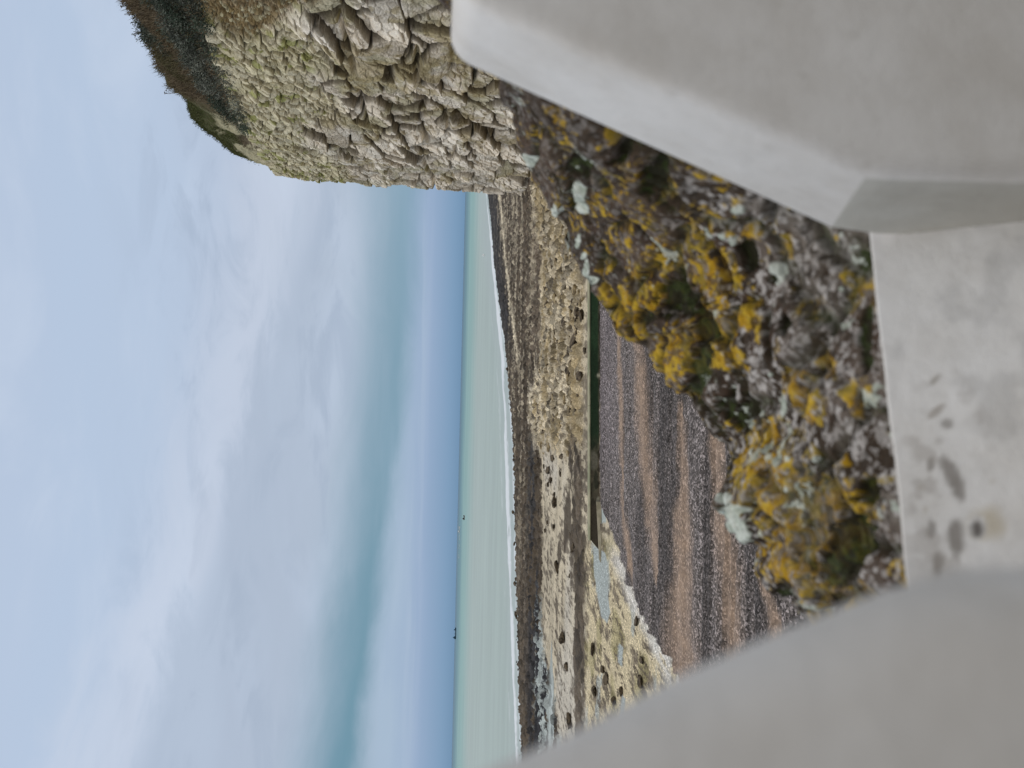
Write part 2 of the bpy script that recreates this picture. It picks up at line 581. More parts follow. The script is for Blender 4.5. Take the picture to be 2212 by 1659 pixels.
    sh = lerp(SHING * 0.64, SHING * 1.28, ss(sl + (nmid - 0.5) * 0.35, 0.34, 0.64))
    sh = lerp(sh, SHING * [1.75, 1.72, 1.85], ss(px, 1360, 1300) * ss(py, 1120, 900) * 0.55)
    sn = np.zeros(px.shape)
    for by, bx, bw in BANDS:
        mid = np.interp(py, by, bx)
        hw = np.interp(py, by, bw) * 1.15 + 1
        inr = ss(py, by[0] - 30, by[0] + 20) * ss(py, by[-1] + 40, by[-1] - 20)
        d = (px - mid + (nmid - 0.5) * 10) / hw
        sn = np.maximum(sn, inr * np.exp(-np.abs(d) ** 2.5) * (0.75 + 0.5 * (nfin - 0.5)))
    sn = np.clip(sn + (nfin - 0.5) * 0.25 * (sn > 0.1), 0, 1)
    sh = lerp(sh, SAND, sn * 0.80)
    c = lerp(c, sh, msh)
    spk = np.where(msh > 0.5, 1.0 - 0.8 * sn, 0.22 + 0.25 * ml + 0.12 * mt)
    rgh = lerp(rgh, 0.045 * (1 - 0.6 * sn), msh)
    # relief
    wv = np.stack([P[..., 0] + (nmid - .5) * 0.6, P[..., 1] + (nfin - .5) * 0.6, 0 * T + 0.5], -1)
    f1, f2, cid, _ = worley(wv * [1.1, 0.8, 1.0], 71)
    lump = ss(f2 - f1, 0.0, 0.45) * (0.3 + 0.9 * cid[..., 0])
    f1b, f2b, cidb, _ = worley(wv * [2.6, 2.0, 1.0], 73)
    lump2 = ss(f2b - f1b, 0.0, 0.4) * (0.3 + 0.9 * cidb[..., 1])
    z = rgh * (lump * 1.1 + lump2 * 0.6 + nfin * 0.9 - 0.6)
    rk = np.clip(mt + 0.9 * (1 - np.maximum(mc, msh)) + 0.9 * ms, 0, 1)
    tint = 0.45 + 1.1 * cid[..., 2]
    c = c * lerp(1.0, tint, rk)[..., None]
    z += 0.10 * msh * ss(px - sb, 0, 120) + 0.05 * np.sin(sl * 20) * msh
    under = ss(px - wl + (nmid - .5) * 4, 1.0, -5.0)
    z -= under * 0.9
    z -= 0.15 * (1 - ss(px - wl, 0, 14))
    P[..., 2] = z
    m, k, p, cc = mat_vcol('foreshore', 0.9, 0.15)
    at = [n for n in k.t.nodes if n.type == 'ATTRIBUTE'][0]
    tcn = k.n('ShaderNodeTexCoord')
    vo = k.n('ShaderNodeTexVoronoi')
    vo.inputs['Scale'].default_value = 17.0
    k.put(vo.inputs['Vector'], tcn.outputs['Object'])
    sepc = k.n('ShaderNodeSeparateColor')
    k.put(sepc.inputs[0], vo.outputs['Color'])
    g = k.ramp(sepc.outputs[0], [(0.0, (0.30,) * 3), (0.45, (0.72,) * 3), (0.72, (1.2,) * 3), (0.88, (1.9, 1.9, 1.95)), (1.0, (2.9, 2.9, 3.0))])
    nz = k.noise(tcn.outputs['Object'], 3.0, 5, 0.7)
    g2 = k.mix(0.5, g, k.ramp(nz, [(0.3, (0.55,) * 3), (0.7, (1.45,) * 3)]), 'MULTIPLY')
    col = k.mix(at.outputs['Alpha'], at.outputs[0], k.mix(1.0, at.outputs[0], g2, 'MULTIPLY'))
    k.put(p.inputs['Base Color'], col)
    b = k.n('ShaderNodeBump')
    b.inputs['Strength'].default_value = 0.6
    b.inputs['Distance'].default_value = 0.08
    k.put(b.inputs['Height'], k.noise(tcn.outputs['Object'], 5.0, 5, 0.65))
    k.put(p.inputs['Normal'], b.outputs[0])
    o = raw_mesh('beach', P, grid_faces(nr, nc), m, np.concatenate([c, spk[..., None]], -1))
    tag(o, kind='structure')


build_beach()

# ------------------------------------------------------------------ chalk cliff
XF = 27.0
PX = np.array([1.0, 0, 0])


def on_x(x, y, X):
    return on_plane(x, y, (X, 0, 0), PX)


TOP = [(430, -120), (436, -60), (443, 0), (456, 50), (468, 105), (490, 170), (515, 236), (546, 291), (572, 340), (605, 378), (660, 396)]
SKY = [(225, -120, 7.0), (240, -60, 6.8), (258, 0, 6.5), (288, 30, 6.2), (309, 60, 6), (312, 90, 5.6), (345, 150, 5.0), (366, 190, 4.6),
       (402, 225, 4.0), (412, 262, 3.6), (440, 292, 3.0), (478, 318, 2.4), (512, 345, 1.8), (548, 368, 1.0), (590, 386, 0.6), (640, 398, 0.3)]
tp = np.array([on_x(a, b, XF) for a, b in TOP])
sp = np.array([on_x(a, b, XF + dx) for a, b, dx in SKY])
sdx = np.array([s[2] for s in SKY])
Y_TIP = 102.5


def cliff_tops(Y):
    zt = np.interp(Y, tp[:, 1], tp[:, 2])
    zs = np.interp(Y, sp[:, 1], sp[:, 2])
    dx = np.interp(Y, sp[:, 1], sdx)
    zs = np.maximum(zs, zt + 0.6)
    return zt, zs, dx


def plan(s):
    """plan curve of the cliff foot: runs along +Y then turns the corner; point and outward normal"""
    L = Y_TIP
    rad = 3.5
    th = np.clip((s - L) / rad, 0, math.pi / 2)
    ex = np.maximum(s - L - rad * math.pi / 2, 0)
    x = XF + rad * (1 - np.cos(th)) + ex
    y = np.minimum(s, L) + rad * np.sin(th)
    nx, ny = -np.cos(th), np.sin(th)
    wob = 0.9 * (fbm(np.stack([s * 0.11, 0 * s, 0 * s], -1), 3, 5) - 0.5)
    return x + nx * wob, y + ny * wob, nx, ny


CR = {}


def build_cliff():
    s = np.concatenate([np.linspace(24, 46, 40, endpoint=False), np.linspace(46, 113, 940), np.linspace(114, 165, 40)])
    nface, nslope, nplat = 760, 150, 12
    a = np.concatenate([np.linspace(0, 1, nface), 1 + np.linspace(0, 1, nslope + 1)[1:], 2 + np.linspace(0, 1, nplat + 1)[1:]])
    S, A = np.meshgrid(s, a)
    x, y, nx, ny = plan(S)
    yy = np.minimum(y, Y_TIP + 3)
    zt, zs, dx = cliff_tops(yy)
    h = np.clip(A, 0, 1)
    g = np.clip(A - 1, 0, 1)
    k = np.clip(A - 2, 0, 1)
    z = -0.8 + (zt + 0.8) * h + (zs - zt) * (g ** 0.85)
    lean = 0.8 * (1 - h) ** 1.5 * 1.0            # the foot flares out
    back = -lean + dx * g + 40 * k
    # rounding at the brow
    brow = ss(h, 0.9, 1.0) * 0.5
    back = back + brow
    x = x - nx * back
    y = y - ny * back * np.where(k > 0, 0.5, 1)
    z = z - 5 * k
    P = np.stack([x, y, z], -1)
    faceW = (A <= 1.0) * 1.0 + ss(A, 1.08, 1.0) * (A > 1)
    q = np.stack([S, z * 1.0, 0 * z + back * 0.3], -1)
    wq = np.stack([fbm(q * 0.35, 3, 101), fbm(q * 0.35, 3, 102), 0 * z], -1) - [0.5, 0.5, 0]
    qw = q + wq * 1.1
    small = ss(h + (fbm(q * 0.16, 2, 103) - 0.5) * 0.25, 0.70, 0.80)     # frost shattered small stones near the top
    # the far end of the face is more finely broken too
    far = ss(S, 84, 93)
    # big blocks, slightly taller than wide, bedding planes
    f1, f2, c1, v1 = worley(qw * [0.30, 0.38, 0.5], 111, 1.0)
    g1, g2, c2, v2 = worley(qw * [1.15, 1.25, 1.0], 113)
    h1, h2, c3, v3 = worley(q * [3.0, 3.2, 1] + wq * 3, 117)
    gapb = ss(f2 - f1, 0.0, 0.09)
    gaps = ss(g2 - g1, 0.0, 0.12)
    gapt = ss(h2 - h1, 0.0, 0.3)
    tiltb = (v1[..., 0] * (c1[..., 0] - 0.5) + v1[..., 1] * (c1[..., 1] - 0.35)) * 1.7
    tilts = (v2[..., 0] * (c2[..., 0] - 0.5) + v2[..., 1] * (c2[..., 1] - 0.35)) * 0.9
    big = gapb * 1.15 + (c1[..., 2] - 0.5) * 0.8 + tiltb
    sml = gaps * (0.42 + 0.3 * small) + (c2[..., 2] - 0.5) * 0.38 + tilts * 0.7
    n = fbm(q * 0.8, 5, 121, 0.55)
    nf = fbm(q * 3.5, 4, 127, 0.6)
    mixs = np.clip(0.35 + 0.65 * small, 0, 1)
    d = big * (1 - 0.85 * small) * (1 - 0.35 * far) + sml * (0.22 + 0.6 * np.maximum(small, ss(c1[..., 1], 0.5, 0.65) * 0.8)) * (1 + 0.2 * small) + gapt * 0.04 + (n - 0.5) * 0.34 + (nf - 0.5) * 0.12
    # bedding: long near-level set-backs
    zz = z + (fbm(np.stack([S * 0.12, 0 * S, 0 * S], -1), 3, 131) - 0.5) * 1.6
    for zb, am in ((9.5, 0.6), (12.3, 0.8), (17.5, 1.0), (21.0, 0.4)):
        d -= am * np.exp(-((zz - zb) / 0.20) ** 2) * ss(fbm(np.stack([S * 0.25, 0 * S + zb, 0 * S], -1), 2, 137), 0.42, 0.55)
    # loose scree chute near the viewer end of the brow
    scree = ss(fbm(q * 0.2, 3, 139) * 0.6 + ss(S, 66, 52) * 0.7 + ss(h, 0.62, 0.95) * 0.5, 0.98, 1.16) * faceW
    d = lerp(d, (gapt * 0.22 + (nf - 0.5) * 0.5 + (c3[..., 2] - 0.5) * 0.25 + gaps * 0.12 * (c2[..., 0] > 0.75)), scree)
    slope_d = (fbm(q * 0.5, 4, 141) - 0.5) * 1.0 + (nf - 0.5) * 0.25
    d = lerp(slope_d * ss(g, 0.0, 0.15), d, faceW) * (1 - 0.7 * k)
    P[..., 0] += nx * d * 0.9
    P[..., 1] += ny * d * 0.9
    P[..., 2] += np.where(A > 1, d * 0.4, 0) + (c1[..., 0] - 0.5) * 0.0
    # colour
    chalk = np.array([0.77, 0.69, 0.575])
    pale = np.array([0.83, 0.77, 0.675])
    ochre = np.array([0.40, 0.325, 0.165])
    olive = np.array([0.36, 0.33, 0.17])
    ylw = np.array([0.70, 0.64, 0.43])
    c = lerp(chalk, pale, ss(fbm(q * 0.5, 3, 151), 0.45, 0.62))
    c = c * (0.86 + 0.28 * c1[..., 1])[..., None] * (0.9 + 0.2 * c2[..., 1])[..., None]
    nst = fbm(q * [0.22, 0.28, 1], 5, 153, 0.6)
    nearW = ss(S, 92, 60)
    c = lerp(c, olive, ss(nst + nearW * 0.08, 0.55, 0.70) * 0.6)
    c = lerp(c, ochre, ss(fbm(q * [0.5, 0.4, 1], 5, 157, 0.6) + nearW * 0.08, 0.57, 0.70) * 0.7)
    c = lerp(c, ylw * (0.85 + 0.3 * c2[..., 1])[..., None], small * 0.65 * (1 - scree))
    c = lerp(c, np.array([0.30, 0.32, 0.06]), small * ss(fbm(q * 0.9, 3, 163), 0.62, 0.72) * 0.7)
    c = lerp(c, lerp(np.array([0.30, 0.215, 0.105]), ylw * 0.9, ss(c3[..., 1], 0.7, 0.85)), scree * 0.9)
    # soil held in the joints, plus crack shade painted into the colour
    crack = (1 - ss(f2 - f1, 0.02, 0.13)) * (1 - small) * (1 - 0.5 * far) + (1 - gaps) * (0.35 + 0.55 * small)
    c = lerp(c, np.array([0.10, 0.078, 0.05]), np.clip(crack, 0, 1) * 0.9 * ss(n + gaps * 0.2, 0.25, 0.5))
    # soil and turf of the slope
    dry = np.array([0.125, 0.098, 0.064])
    trf = np.array([0.060, 0.068, 0.022])
    fg = ss(y, 84, 90)
    sc = lerp(dry, dry * 0.55, ss(n, 0.4, 0.62))
    sc = lerp(sc, trf, np.clip(fg * ss(g, 0.15, 0.4) + ss(g, 0.86, 1.0) * 0.6, 0, 1) * (0.6 + 0.4 * ss(nf, .4, .6)))
    bare = fg * ss(nst + (1 - g) * 0.25, 0.56, 0.66) * ss(g, 0.75, 0.4)
    sc = lerp(sc, ylw * 0.75, bare * 0.8)
    c = lerp(sc, c, faceW)
    m, kk, p, cc = mat_vcol('chalk', 0.92, 0.12, fine=((1.7, 0.14), (6.0, 0.16)), bump=(4.5, 0.8, 0.16))
    o = raw_mesh('chalk_cliff', P, grid_faces(*S.shape), m, c)
    tag(o, kind='structure')
    CR['P'], CR['S'], CR['A'], CR['g'] = P, S, A, g
    CR['s'], CR['a'] = s, a


build_cliff()


def slope_point(y, g):
    """point on the earth slope above the face at distance y and fraction g up the slope"""
    j = int(np.argmin(np.abs(CR['s'] - y)))
    i = int(np.argmin(np.abs(CR['a'] - (1 + g))))
    return CR['P'][i, j]


# ------------------------------------------------------------------ plants on the cliff top
def leaf_mat(name, a, b, rough=0.7):
    m = bpy.data.materials.new(name)
    m.use_nodes = True
    k = NT(m.node_tree)
    at = k.n('ShaderNodeAttribute', attribute_name='Col')
    p = k.n('ShaderNodeBsdfPrincipled')
    k.put(p.inputs['Base Color'], at.outputs[0])
    p.inputs['Roughness'].default_value = rough
    p.inputs['Specular IOR Level'].default_value = 0.2
    o = k.n('ShaderNodeOutputMaterial')
    k.put(o.inputs[0], p.outputs[0])
    return m


LEAF = leaf_mat('leaf', None, None)
STRAW = leaf_mat('straw', None, None, 0.85)


def blades(bases, dirs, lens, wid, cols):
    """thin two-segment blades: bases (n,3), directions (n,3)"""
    n = len(bases)
    side = np.cross(dirs, RNG.normal(size=(n, 3)))
    side /= np.linalg.norm(side, axis=1)[:, None] + 1e-9
    bend = RNG.normal(size=(n, 3)) * 0.25
    p0 = bases
    p1 = bases + dirs * (lens * 0.55)[:, None]
    p2 = bases + (dirs + bend) * lens[:, None]
    wd = side * wid[:, None]
    V = np.stack([p0 - wd, p0 + wd, p1 + wd * 0.8, p1 - wd * 0.8, p2], 1).reshape(-1, 3)
    k = np.arange(n)[:, None] * 5
    Fq = np.concatenate([k + [0, 1, 2], k + [0, 2, 3], k + [3, 2, 4]], 0)
    C = np.repeat(cols, 5, axis=0)
    return V, Fq, C


def build_grass():
    n = 26000
    yv = 50 + RNG.random(n) * 52
    g = RNG.random(n) ** 0.8
    j = np.clip(np.searchsorted(CR['s'], yv), 0, len(CR['s']) - 1)
    i = np.clip(np.searchsorted(CR['a'], 1 + g), 0, len(CR['a']) - 1)
    B = CR['P'][i, j] + RNG.normal(size=(n, 3)) * [0.15, 0.15, 0.03]
    D = np.array([-0.35, 0, 0.9]) + RNG.normal(size=(n, 3)) * 0.4
    D /= np.linalg.norm(D, axis=1)[:, None]
    nz = fbm(B * 0.35, 3, 171)
    green = (ss(B[:, 1], 84, 90) * ss(g, 0.1, 0.4) + ss(nz, 0.55, 0.65) * 0.5).clip(0, 1)
    ln = (0.35 + 0.55 * RNG.random(n)) * (1 - 0.62 * ss(B[:, 1], 84, 92))
    dry = np.array([0.19, 0.148, 0.096]) * (0.55 + 0.8 * RNG.random(n))[:, None]
    grn = np.array([0.085, 0.095, 0.032]) * (0.6 + 0.7 * RNG.random(n))[:, None]
    keep = ~((B[:, 1] > 84) & (nz + (1 - g) * 0.2 > 0.58))
    c = dry * (1 - green)[:, None] + grn * green[:, None]
    V, Fq, C = blades(B[keep], D[keep], ln[keep], np.full(keep.sum(), 0.03), c[keep])
    o = raw_mesh('dry_grass', V, Fq, STRAW, C)
    tag(o, 'brown and olive dry grass covering the slope above the chalk face', 'grass', kind='stuff')


build_grass()


def make_shrub(name, y, g0, g1, span, hgt, n, grey, label, green=(0.045, 0.078, 0.052)):
    """low wind-cut shrub hanging over the cliff brow: woody stems and small leaves in clumps"""
    root_p = slope_point(y, g0)
    e = empty('shrub' if name is None else name, root_p)
    cl = []
    nclump = 70
    for c in range(nclump):
        yy = y + (RNG.random() - 0.5) * 2 * span
        f = 1 - abs(yy - y) / span
        gg = g0 + (g1 - g0) * RNG.random()
        p = slope_point(yy, max(0.0, gg)).copy()
        lift = hgt * (0.25 + 0.75 * RNG.random()) * (0.45 + 0.55 * f)
        out = np.array([-0.75, -0.12, 0.65])
        p = p + out * lift + RNG.normal(size=3) * 0.12
        if gg < g0 + 0.08: p += np.array([-0.35, 0, -0.5 - 0.5 * RNG.random()])
        cl.append(p)
    cl = np.array(cl)
    per = n // nclump
    tone = 0.4 + 1.3 * RNG.random(nclump) ** 1.5
    gmix = np.clip(grey + RNG.normal(size=nclump) * 0.25, 0, 1)
    Ba = np.repeat(cl, per, axis=0)
    m = len(Ba)
    off = RNG.normal(size=(m, 3)) * [0.30, 0.34, 0.26]
    B = Ba + off
    D = off / (np.linalg.norm(off, axis=1)[:, None] + 1e-6) + np.array([-0.4, 0, 0.5]) + RNG.normal(size=(m, 3)) * 0.35
    D /= np.linalg.norm(D, axis=1)[:, None]
    cg = np.array(green)
    cw = np.array([0.21, 0.22, 0.19])
    gm = np.clip(np.repeat(gmix, per) + RNG.normal(size=m) * 0.22, 0, 1)[:, None]
    C = (cg * (1 - gm) + cw * gm) * (np.repeat(tone, per) * (0.7 + 0.6 * RNG.random(m)))[:, None]
    V, Fq, C = blades(B, D, 0.10 + 0.16 * RNG.random(m), 0.025 + 0.03 * RNG.random(m), C)
    raw_mesh('foliage', V - root_p, Fq, LEAF, C, e, smooth=False)
    # stems
    ns = 60
    idx = RNG.integers(0, nclump, ns)
    T = cl[idx]
    Bs = np.array([slope_point(y + (t[1] - y) * 0.6, g0 + 0.05 + 0.4 * (g1 - g0)) for t in T])
    Dv = T - Bs
    ln = np.linalg.norm(Dv, axis=1) + 1e-6
    V, Fq, C = blades(Bs, Dv / ln[:, None], ln * 1.15, np.full(ns, 0.02), np.tile(np.array([0.17, 0.14, 0.115]), (ns, 1)) * (0.6 + RNG.random((ns, 1))))
    raw_mesh('stem', V - root_p, Fq, STRAW, C, e, smooth=False)
    tag(e, label, 'shrub', 'shrubs along the cliff brow')
    return e


SHRUBS = [
    ('shrub', 51, 0.05, 0.55, 3.4, 1.3, 9000, 0.15, 'dark green shrub overhanging the cliff brow at the picture edge, largest of the row'),
    ('shrub', 56.5, 0.05, 0.52, 3.3, 1.25, 9000, 0.25, 'dense dark green shrub on the brow above the ochre scree'),
    ('shrub', 61.5, 0.04, 0.47, 3.2, 1.15, 8000, 0.42, 'grey-green shrub hanging over small yellow stones in the middle of the brow'),
    ('shrub', 66.5, 0.04, 0.42, 3.0, 1.0, 7000, 0.60, 'silvery grey shrub with tangled stems on the cliff brow'),
    ('shrub', 71.5, 0.02, 0.34, 3.0, 0.85, 6000, 0.85, 'pale leafless grey shrub between the silvery one and the dark last one'),
    ('shrub', 76.5, 0.0, 0.34, 2.6, 0.75, 5000, 0.80, 'thin grey twiggy shrub low on the brow near the grass knoll'),
    ('shrub', 81.0, 0.0, 0.26, 2.2, 0.7, 4500, 0.25, 'small dark blue-green bush at the far end of the shrub row'),
    ('shrub', 75.5, 0.78, 1.0, 1.5, 0.8, 3000, 0.35, 'small dark bush standing on the skyline beside the grass knoll'),
]
for sdef in SHRUBS:
    make_shrub(*sdef)


def make_stalk(y, hgt, label):
    p = slope_point(y, 0.98)
    e = empty('dry_stalk', p)
    bm = bmesh.new()
    top = Vector((random.uniform(-0.25, 0.1), random.uniform(-0.3, 0.3), hgt))

    def tube(a, b, r0, r1):
        d = (b - a)
        u_ = d.orthogonal().normalized()
        v_ = d.cross(u_).normalized()
        ra = [bm.verts.new(a + (u_ * math.cos(t) + v_ * math.sin(t)) * r0) for t in (0, 2.09, 4.19)]
        rb = [bm.verts.new(b + (u_ * math.cos(t) + v_ * math.sin(t)) * r1) for t in (0, 2.09, 4.19)]
        for i in range(3): bm.faces.new((ra[i], ra[(i + 1) % 3], rb[(i + 1) % 3], rb[i]))
    tube(Vector((0, 0, -0.2)), top, 0.035, 0.02)
    heads = [top]
    for b in range(4):
        st = top * random.uniform(0.55, 0.9)
        en = st + Vector((random.uniform(-.3, .3), random.uniform(-.3, .3), random.uniform(.12, .35)))
        tube(st, en, 0.02, 0.014)
        heads.append(en)
    bm_obj('stem', bm, TWIG, e)
    for hd in heads:
        bm = bmesh.new()
        bmesh.ops.create_icosphere(bm, subdivisions=2, radius=random.uniform(.06, .10))
        for v in bm.verts:
            v.co = v.co * random.uniform(0.5, 1.3)
            v.co.z *= 0.6
        so = bm_obj('seed_head', bm, TWIG, e)
        so.location = hd
    tag(e, label, 'plant', 'dry seed stalks on the skyline')


TWIG = mat_noise('dry_twig', (0.10, 0.075, 0.06), (0.17, 0.13, 0.10), 9)
for i, yv in enumerate([55, 57.5, 59, 60.5, 63.5, 66, 68, 70, 72.5, 74, 75.5, 76.5, 88]):
    make_stalk(yv, random.uniform(0.7, 1.4), 'thin dry seed stalk standing against the sky on the cliff top')

# ------------------------------------------------------------------ boulders on the foreshore


def rock_mesh(seed, pal, flat=0.62):
    bm = bmesh.new()
    bmesh.ops.create_icosphere(bm, subdivisions=4, radius=1.0)
    V = np.array([v.co[:] for v in bm.verts])
    r = np.random.default_rng(seed)
    # chop with random planes for facets
    for _ in range(9):
        nrm = r.normal(size=3)
        nrm /= np.linalg.norm(nrm)
        lim = r.uniform(0.55, 0.85)
        d = V @ nrm
        V = V - np.where(d > lim, (d - lim) * 0.9, 0)[:, None] * nrm
    V *= (1 + (fbm(V * 1.8 + seed, 4, seed) - 0.5) * 0.5)[:, None]
    V *= [r.uniform(0.85, 1.3), r.uniform(0.8, 1.1), flat * r.uniform(0.75, 1.0)]
    for v, c in zip(bm.verts, V): v.co = c
    me = bpy.data.meshes.new('boulder')
    bm.to_mesh(me)
    bm.free()
    n = fbm(V * 2.2 + 5, 4, seed + 3)
    a, b = pal
    C = lerp(np.array(a), np.array(b), ss(n + V[:, 2] * 0.12, 0.38, 0.6))
    ca = me.color_attributes.new('Col', 'FLOAT_COLOR', 'POINT')
    ca.data.foreach_set('color', np.concatenate([C, np.ones((len(V), 1))], 1).astype(np.float32).ravel())
    for p in me.polygons: p.use_smooth = True
    me.materials.append(ROCK)
    return me


ROCK, _, _, _ = mat_vcol('boulder_rock', 0.9, 0.15, fine=((3.0, 0.25),), bump=(5.0, 0.7, 0.1))
DARKR = [rock_mesh(300 + i, ((0.05, 0.04, 0.03), (0.15, 0.118, 0.082))) for i in range(5)]
TANR = [rock_mesh(330 + i, ((0.17, 0.13, 0.08), (0.42, 0.335, 0.20))) for i in range(6)]
PALER = [rock_mesh(360 + i, ((0.36, 0.29, 0.19), (0.58, 0.51, 0.38))) for i in range(2)]


def boulder(px, py, size, me, label, group, sink=0.25):
    p = ground(px, py)
    o = bpy.data.objects.new('boulder', me)
    COL.objects.link(o)
    o.location = (p[0], p[1], size * (0.75 - sink) * 0.8)
    o.rotation_euler = (random.uniform(-.2, .2), random.uniform(-.2, .2), random.uniform(0, 6.28))
    o.scale = (size * random.uniform(0.9, 1.6), size * random.uniform(0.8, 1.2), size * random.uniform(0.6, 1.0))
    tag(o, label, 'boulder', group)
    return o


def z3(x, y): return ((1700 + x * .6027) / 1.8228, (1200 + y * .6027) / 1.8228)
def z4(x, y): return ((1700 + x * .557) / 1.8228, (2100 + y * .557) / 1.8228)


G_DARK = 'dark boulders lying singly on the pale chalk'
NAMED = [
    (z3(990, 70), 0.62, 'dark squarish boulder by the sea wall, nearest to the lichened ledge'),
    (z3(965, 130), 0.55, 'dark boulder one step along the sea wall from the squarish one'),
    (z3(945, 230), 0.75, 'large dark flat-topped boulder at the front of the rubble field'),
    (z3(1007, 300), 0.34, 'small dark round boulder alone on the pale strip close to the sea wall'),
    (z3(815, 365), 0.42, 'dark round boulder in the middle of the rubble field'),
    (z3(930, 500), 0.52, 'dark boulder just seaward of the pale joint in the sea wall'),
    (z3(970, 565), 0.66, 'dark oblong boulder next to the pale joint in the sea wall'),
    (z3(920, 710), 0.58, 'dark brown boulder at the thinning end of the rubble field'),
    (z3(815, 1290), 0.62, 'biggest of the dark boulders on the smooth cream chalk'),
    (z3(805, 1240), 0.42, 'dark boulder touching the seaward side of the biggest one on the cream chalk'),
    (z3(785, 1150), 0.55, 'dark boulder on cream chalk paired with a smaller one'),
    (z3(765, 1172), 0.40, 'smaller dark boulder of the pair on the cream chalk'),
    (z4(1460, 620), 0.36, 'dark boulder among white chalk beside the shingle edge'),
    (z4(1490, 1045), 0.36, 'dark boulder by the small pool near the left pier'),
    (z4(1245, 1030), 0.46, 'largest dark boulder on the yellow platform near the left pier'),
    (z4(1160, 1115), 0.46, 'dark long boulder beside the weed strip near the left pier'),
    (z4(1300, 1180), 0.42, 'grey boulder half behind the blurred edge of the left pier'),
    (z4(1350, 1120), 0.32, 'small dark boulder between the grey one and the pool near the left pier'),
    (z4(940, 740), 0.75, 'tan-topped long boulder on cream chalk beside the black weed streaks'),
    (z4(985, 1320), 0.60, 'dark boulder against the weed strip, close to the left pier edge'),
]
for i, ((a, b), sz, lab) in enumerate(NAMED):
    boulder(a, b, sz * 0.66, DARKR[i % 5], lab, G_DARK)
for i, (a, b) in enumerate([z3(700, 1000), z3(800, 1000), z3(855, 990), z3(760, 1420), z3(803, 1455), z3(745, 1475), z3(845, 1100), z3(930, 1590),
                            z4(960, 940), z4(1150, 820), z4(980, 300), z4(895, 240), z4(1010, 110), z4(1495, 900), z4(1220, 960),
                            z3(740, 1060), z3(770, 1080), z3(910, 1510), z3(640, 560), z3(712, 560)]):
    boulder(a, b, random.uniform(0.16, 0.36), DARKR[(i * 2) % 5], 'dark weedy boulder scattered on the open chalk foreshore', G_DARK)
k = 0
while k < 190:                      # the rubble field to seaward of the wall
    y = random.uniform(440, 990)
    lo = np.interp(y, B2Y, B2X) + 4
    x = random.uniform(lo, 1262)
    if y > 880 and random.random() < 0.45: continue
    if x > 1250 and random.random() < 0.5: continue
    r = random.random()
    me = random.choice(DARKR) if r < 0.22 else random.choice(PALER) if r > 0.88 else random.choice(TANR)
    lab = {0: 'dark weathered boulder in the rubble field beyond the sea wall', 1: 'tan chalk boulder in the rubble field beyond the sea wall',
           2: 'pale cream chalk boulder in the rubble field beyond the sea wall'}[0 if r < 0.22 else 2 if r > 0.88 else 1]
    sz = random.uniform(0.16, 0.36) * (1.25 if random.random() < 0.15 else 1.0)
    boulder(x, y, sz, me, lab, 'boulders of the rubble field beyond the sea wall', 0.15)
    k += 1
for i in range(30):                 # weedy rocks awash along the waterline
    y = 760 + 30 * i + random.uniform(-26, 26)
    x = float(wline(y)) + random.uniform(-3.0, 2.0)
    boulder(x, y, random.uniform(0.10, 0.24) * (2.0 if random.random() < 0.2 else 1), DARKR[i % 5], 'black weed-covered rock at the water edge beside the foam', 'weedy rocks along the waterline', 0.35)

# ------------------------------------------------------------------ low concrete sea wall


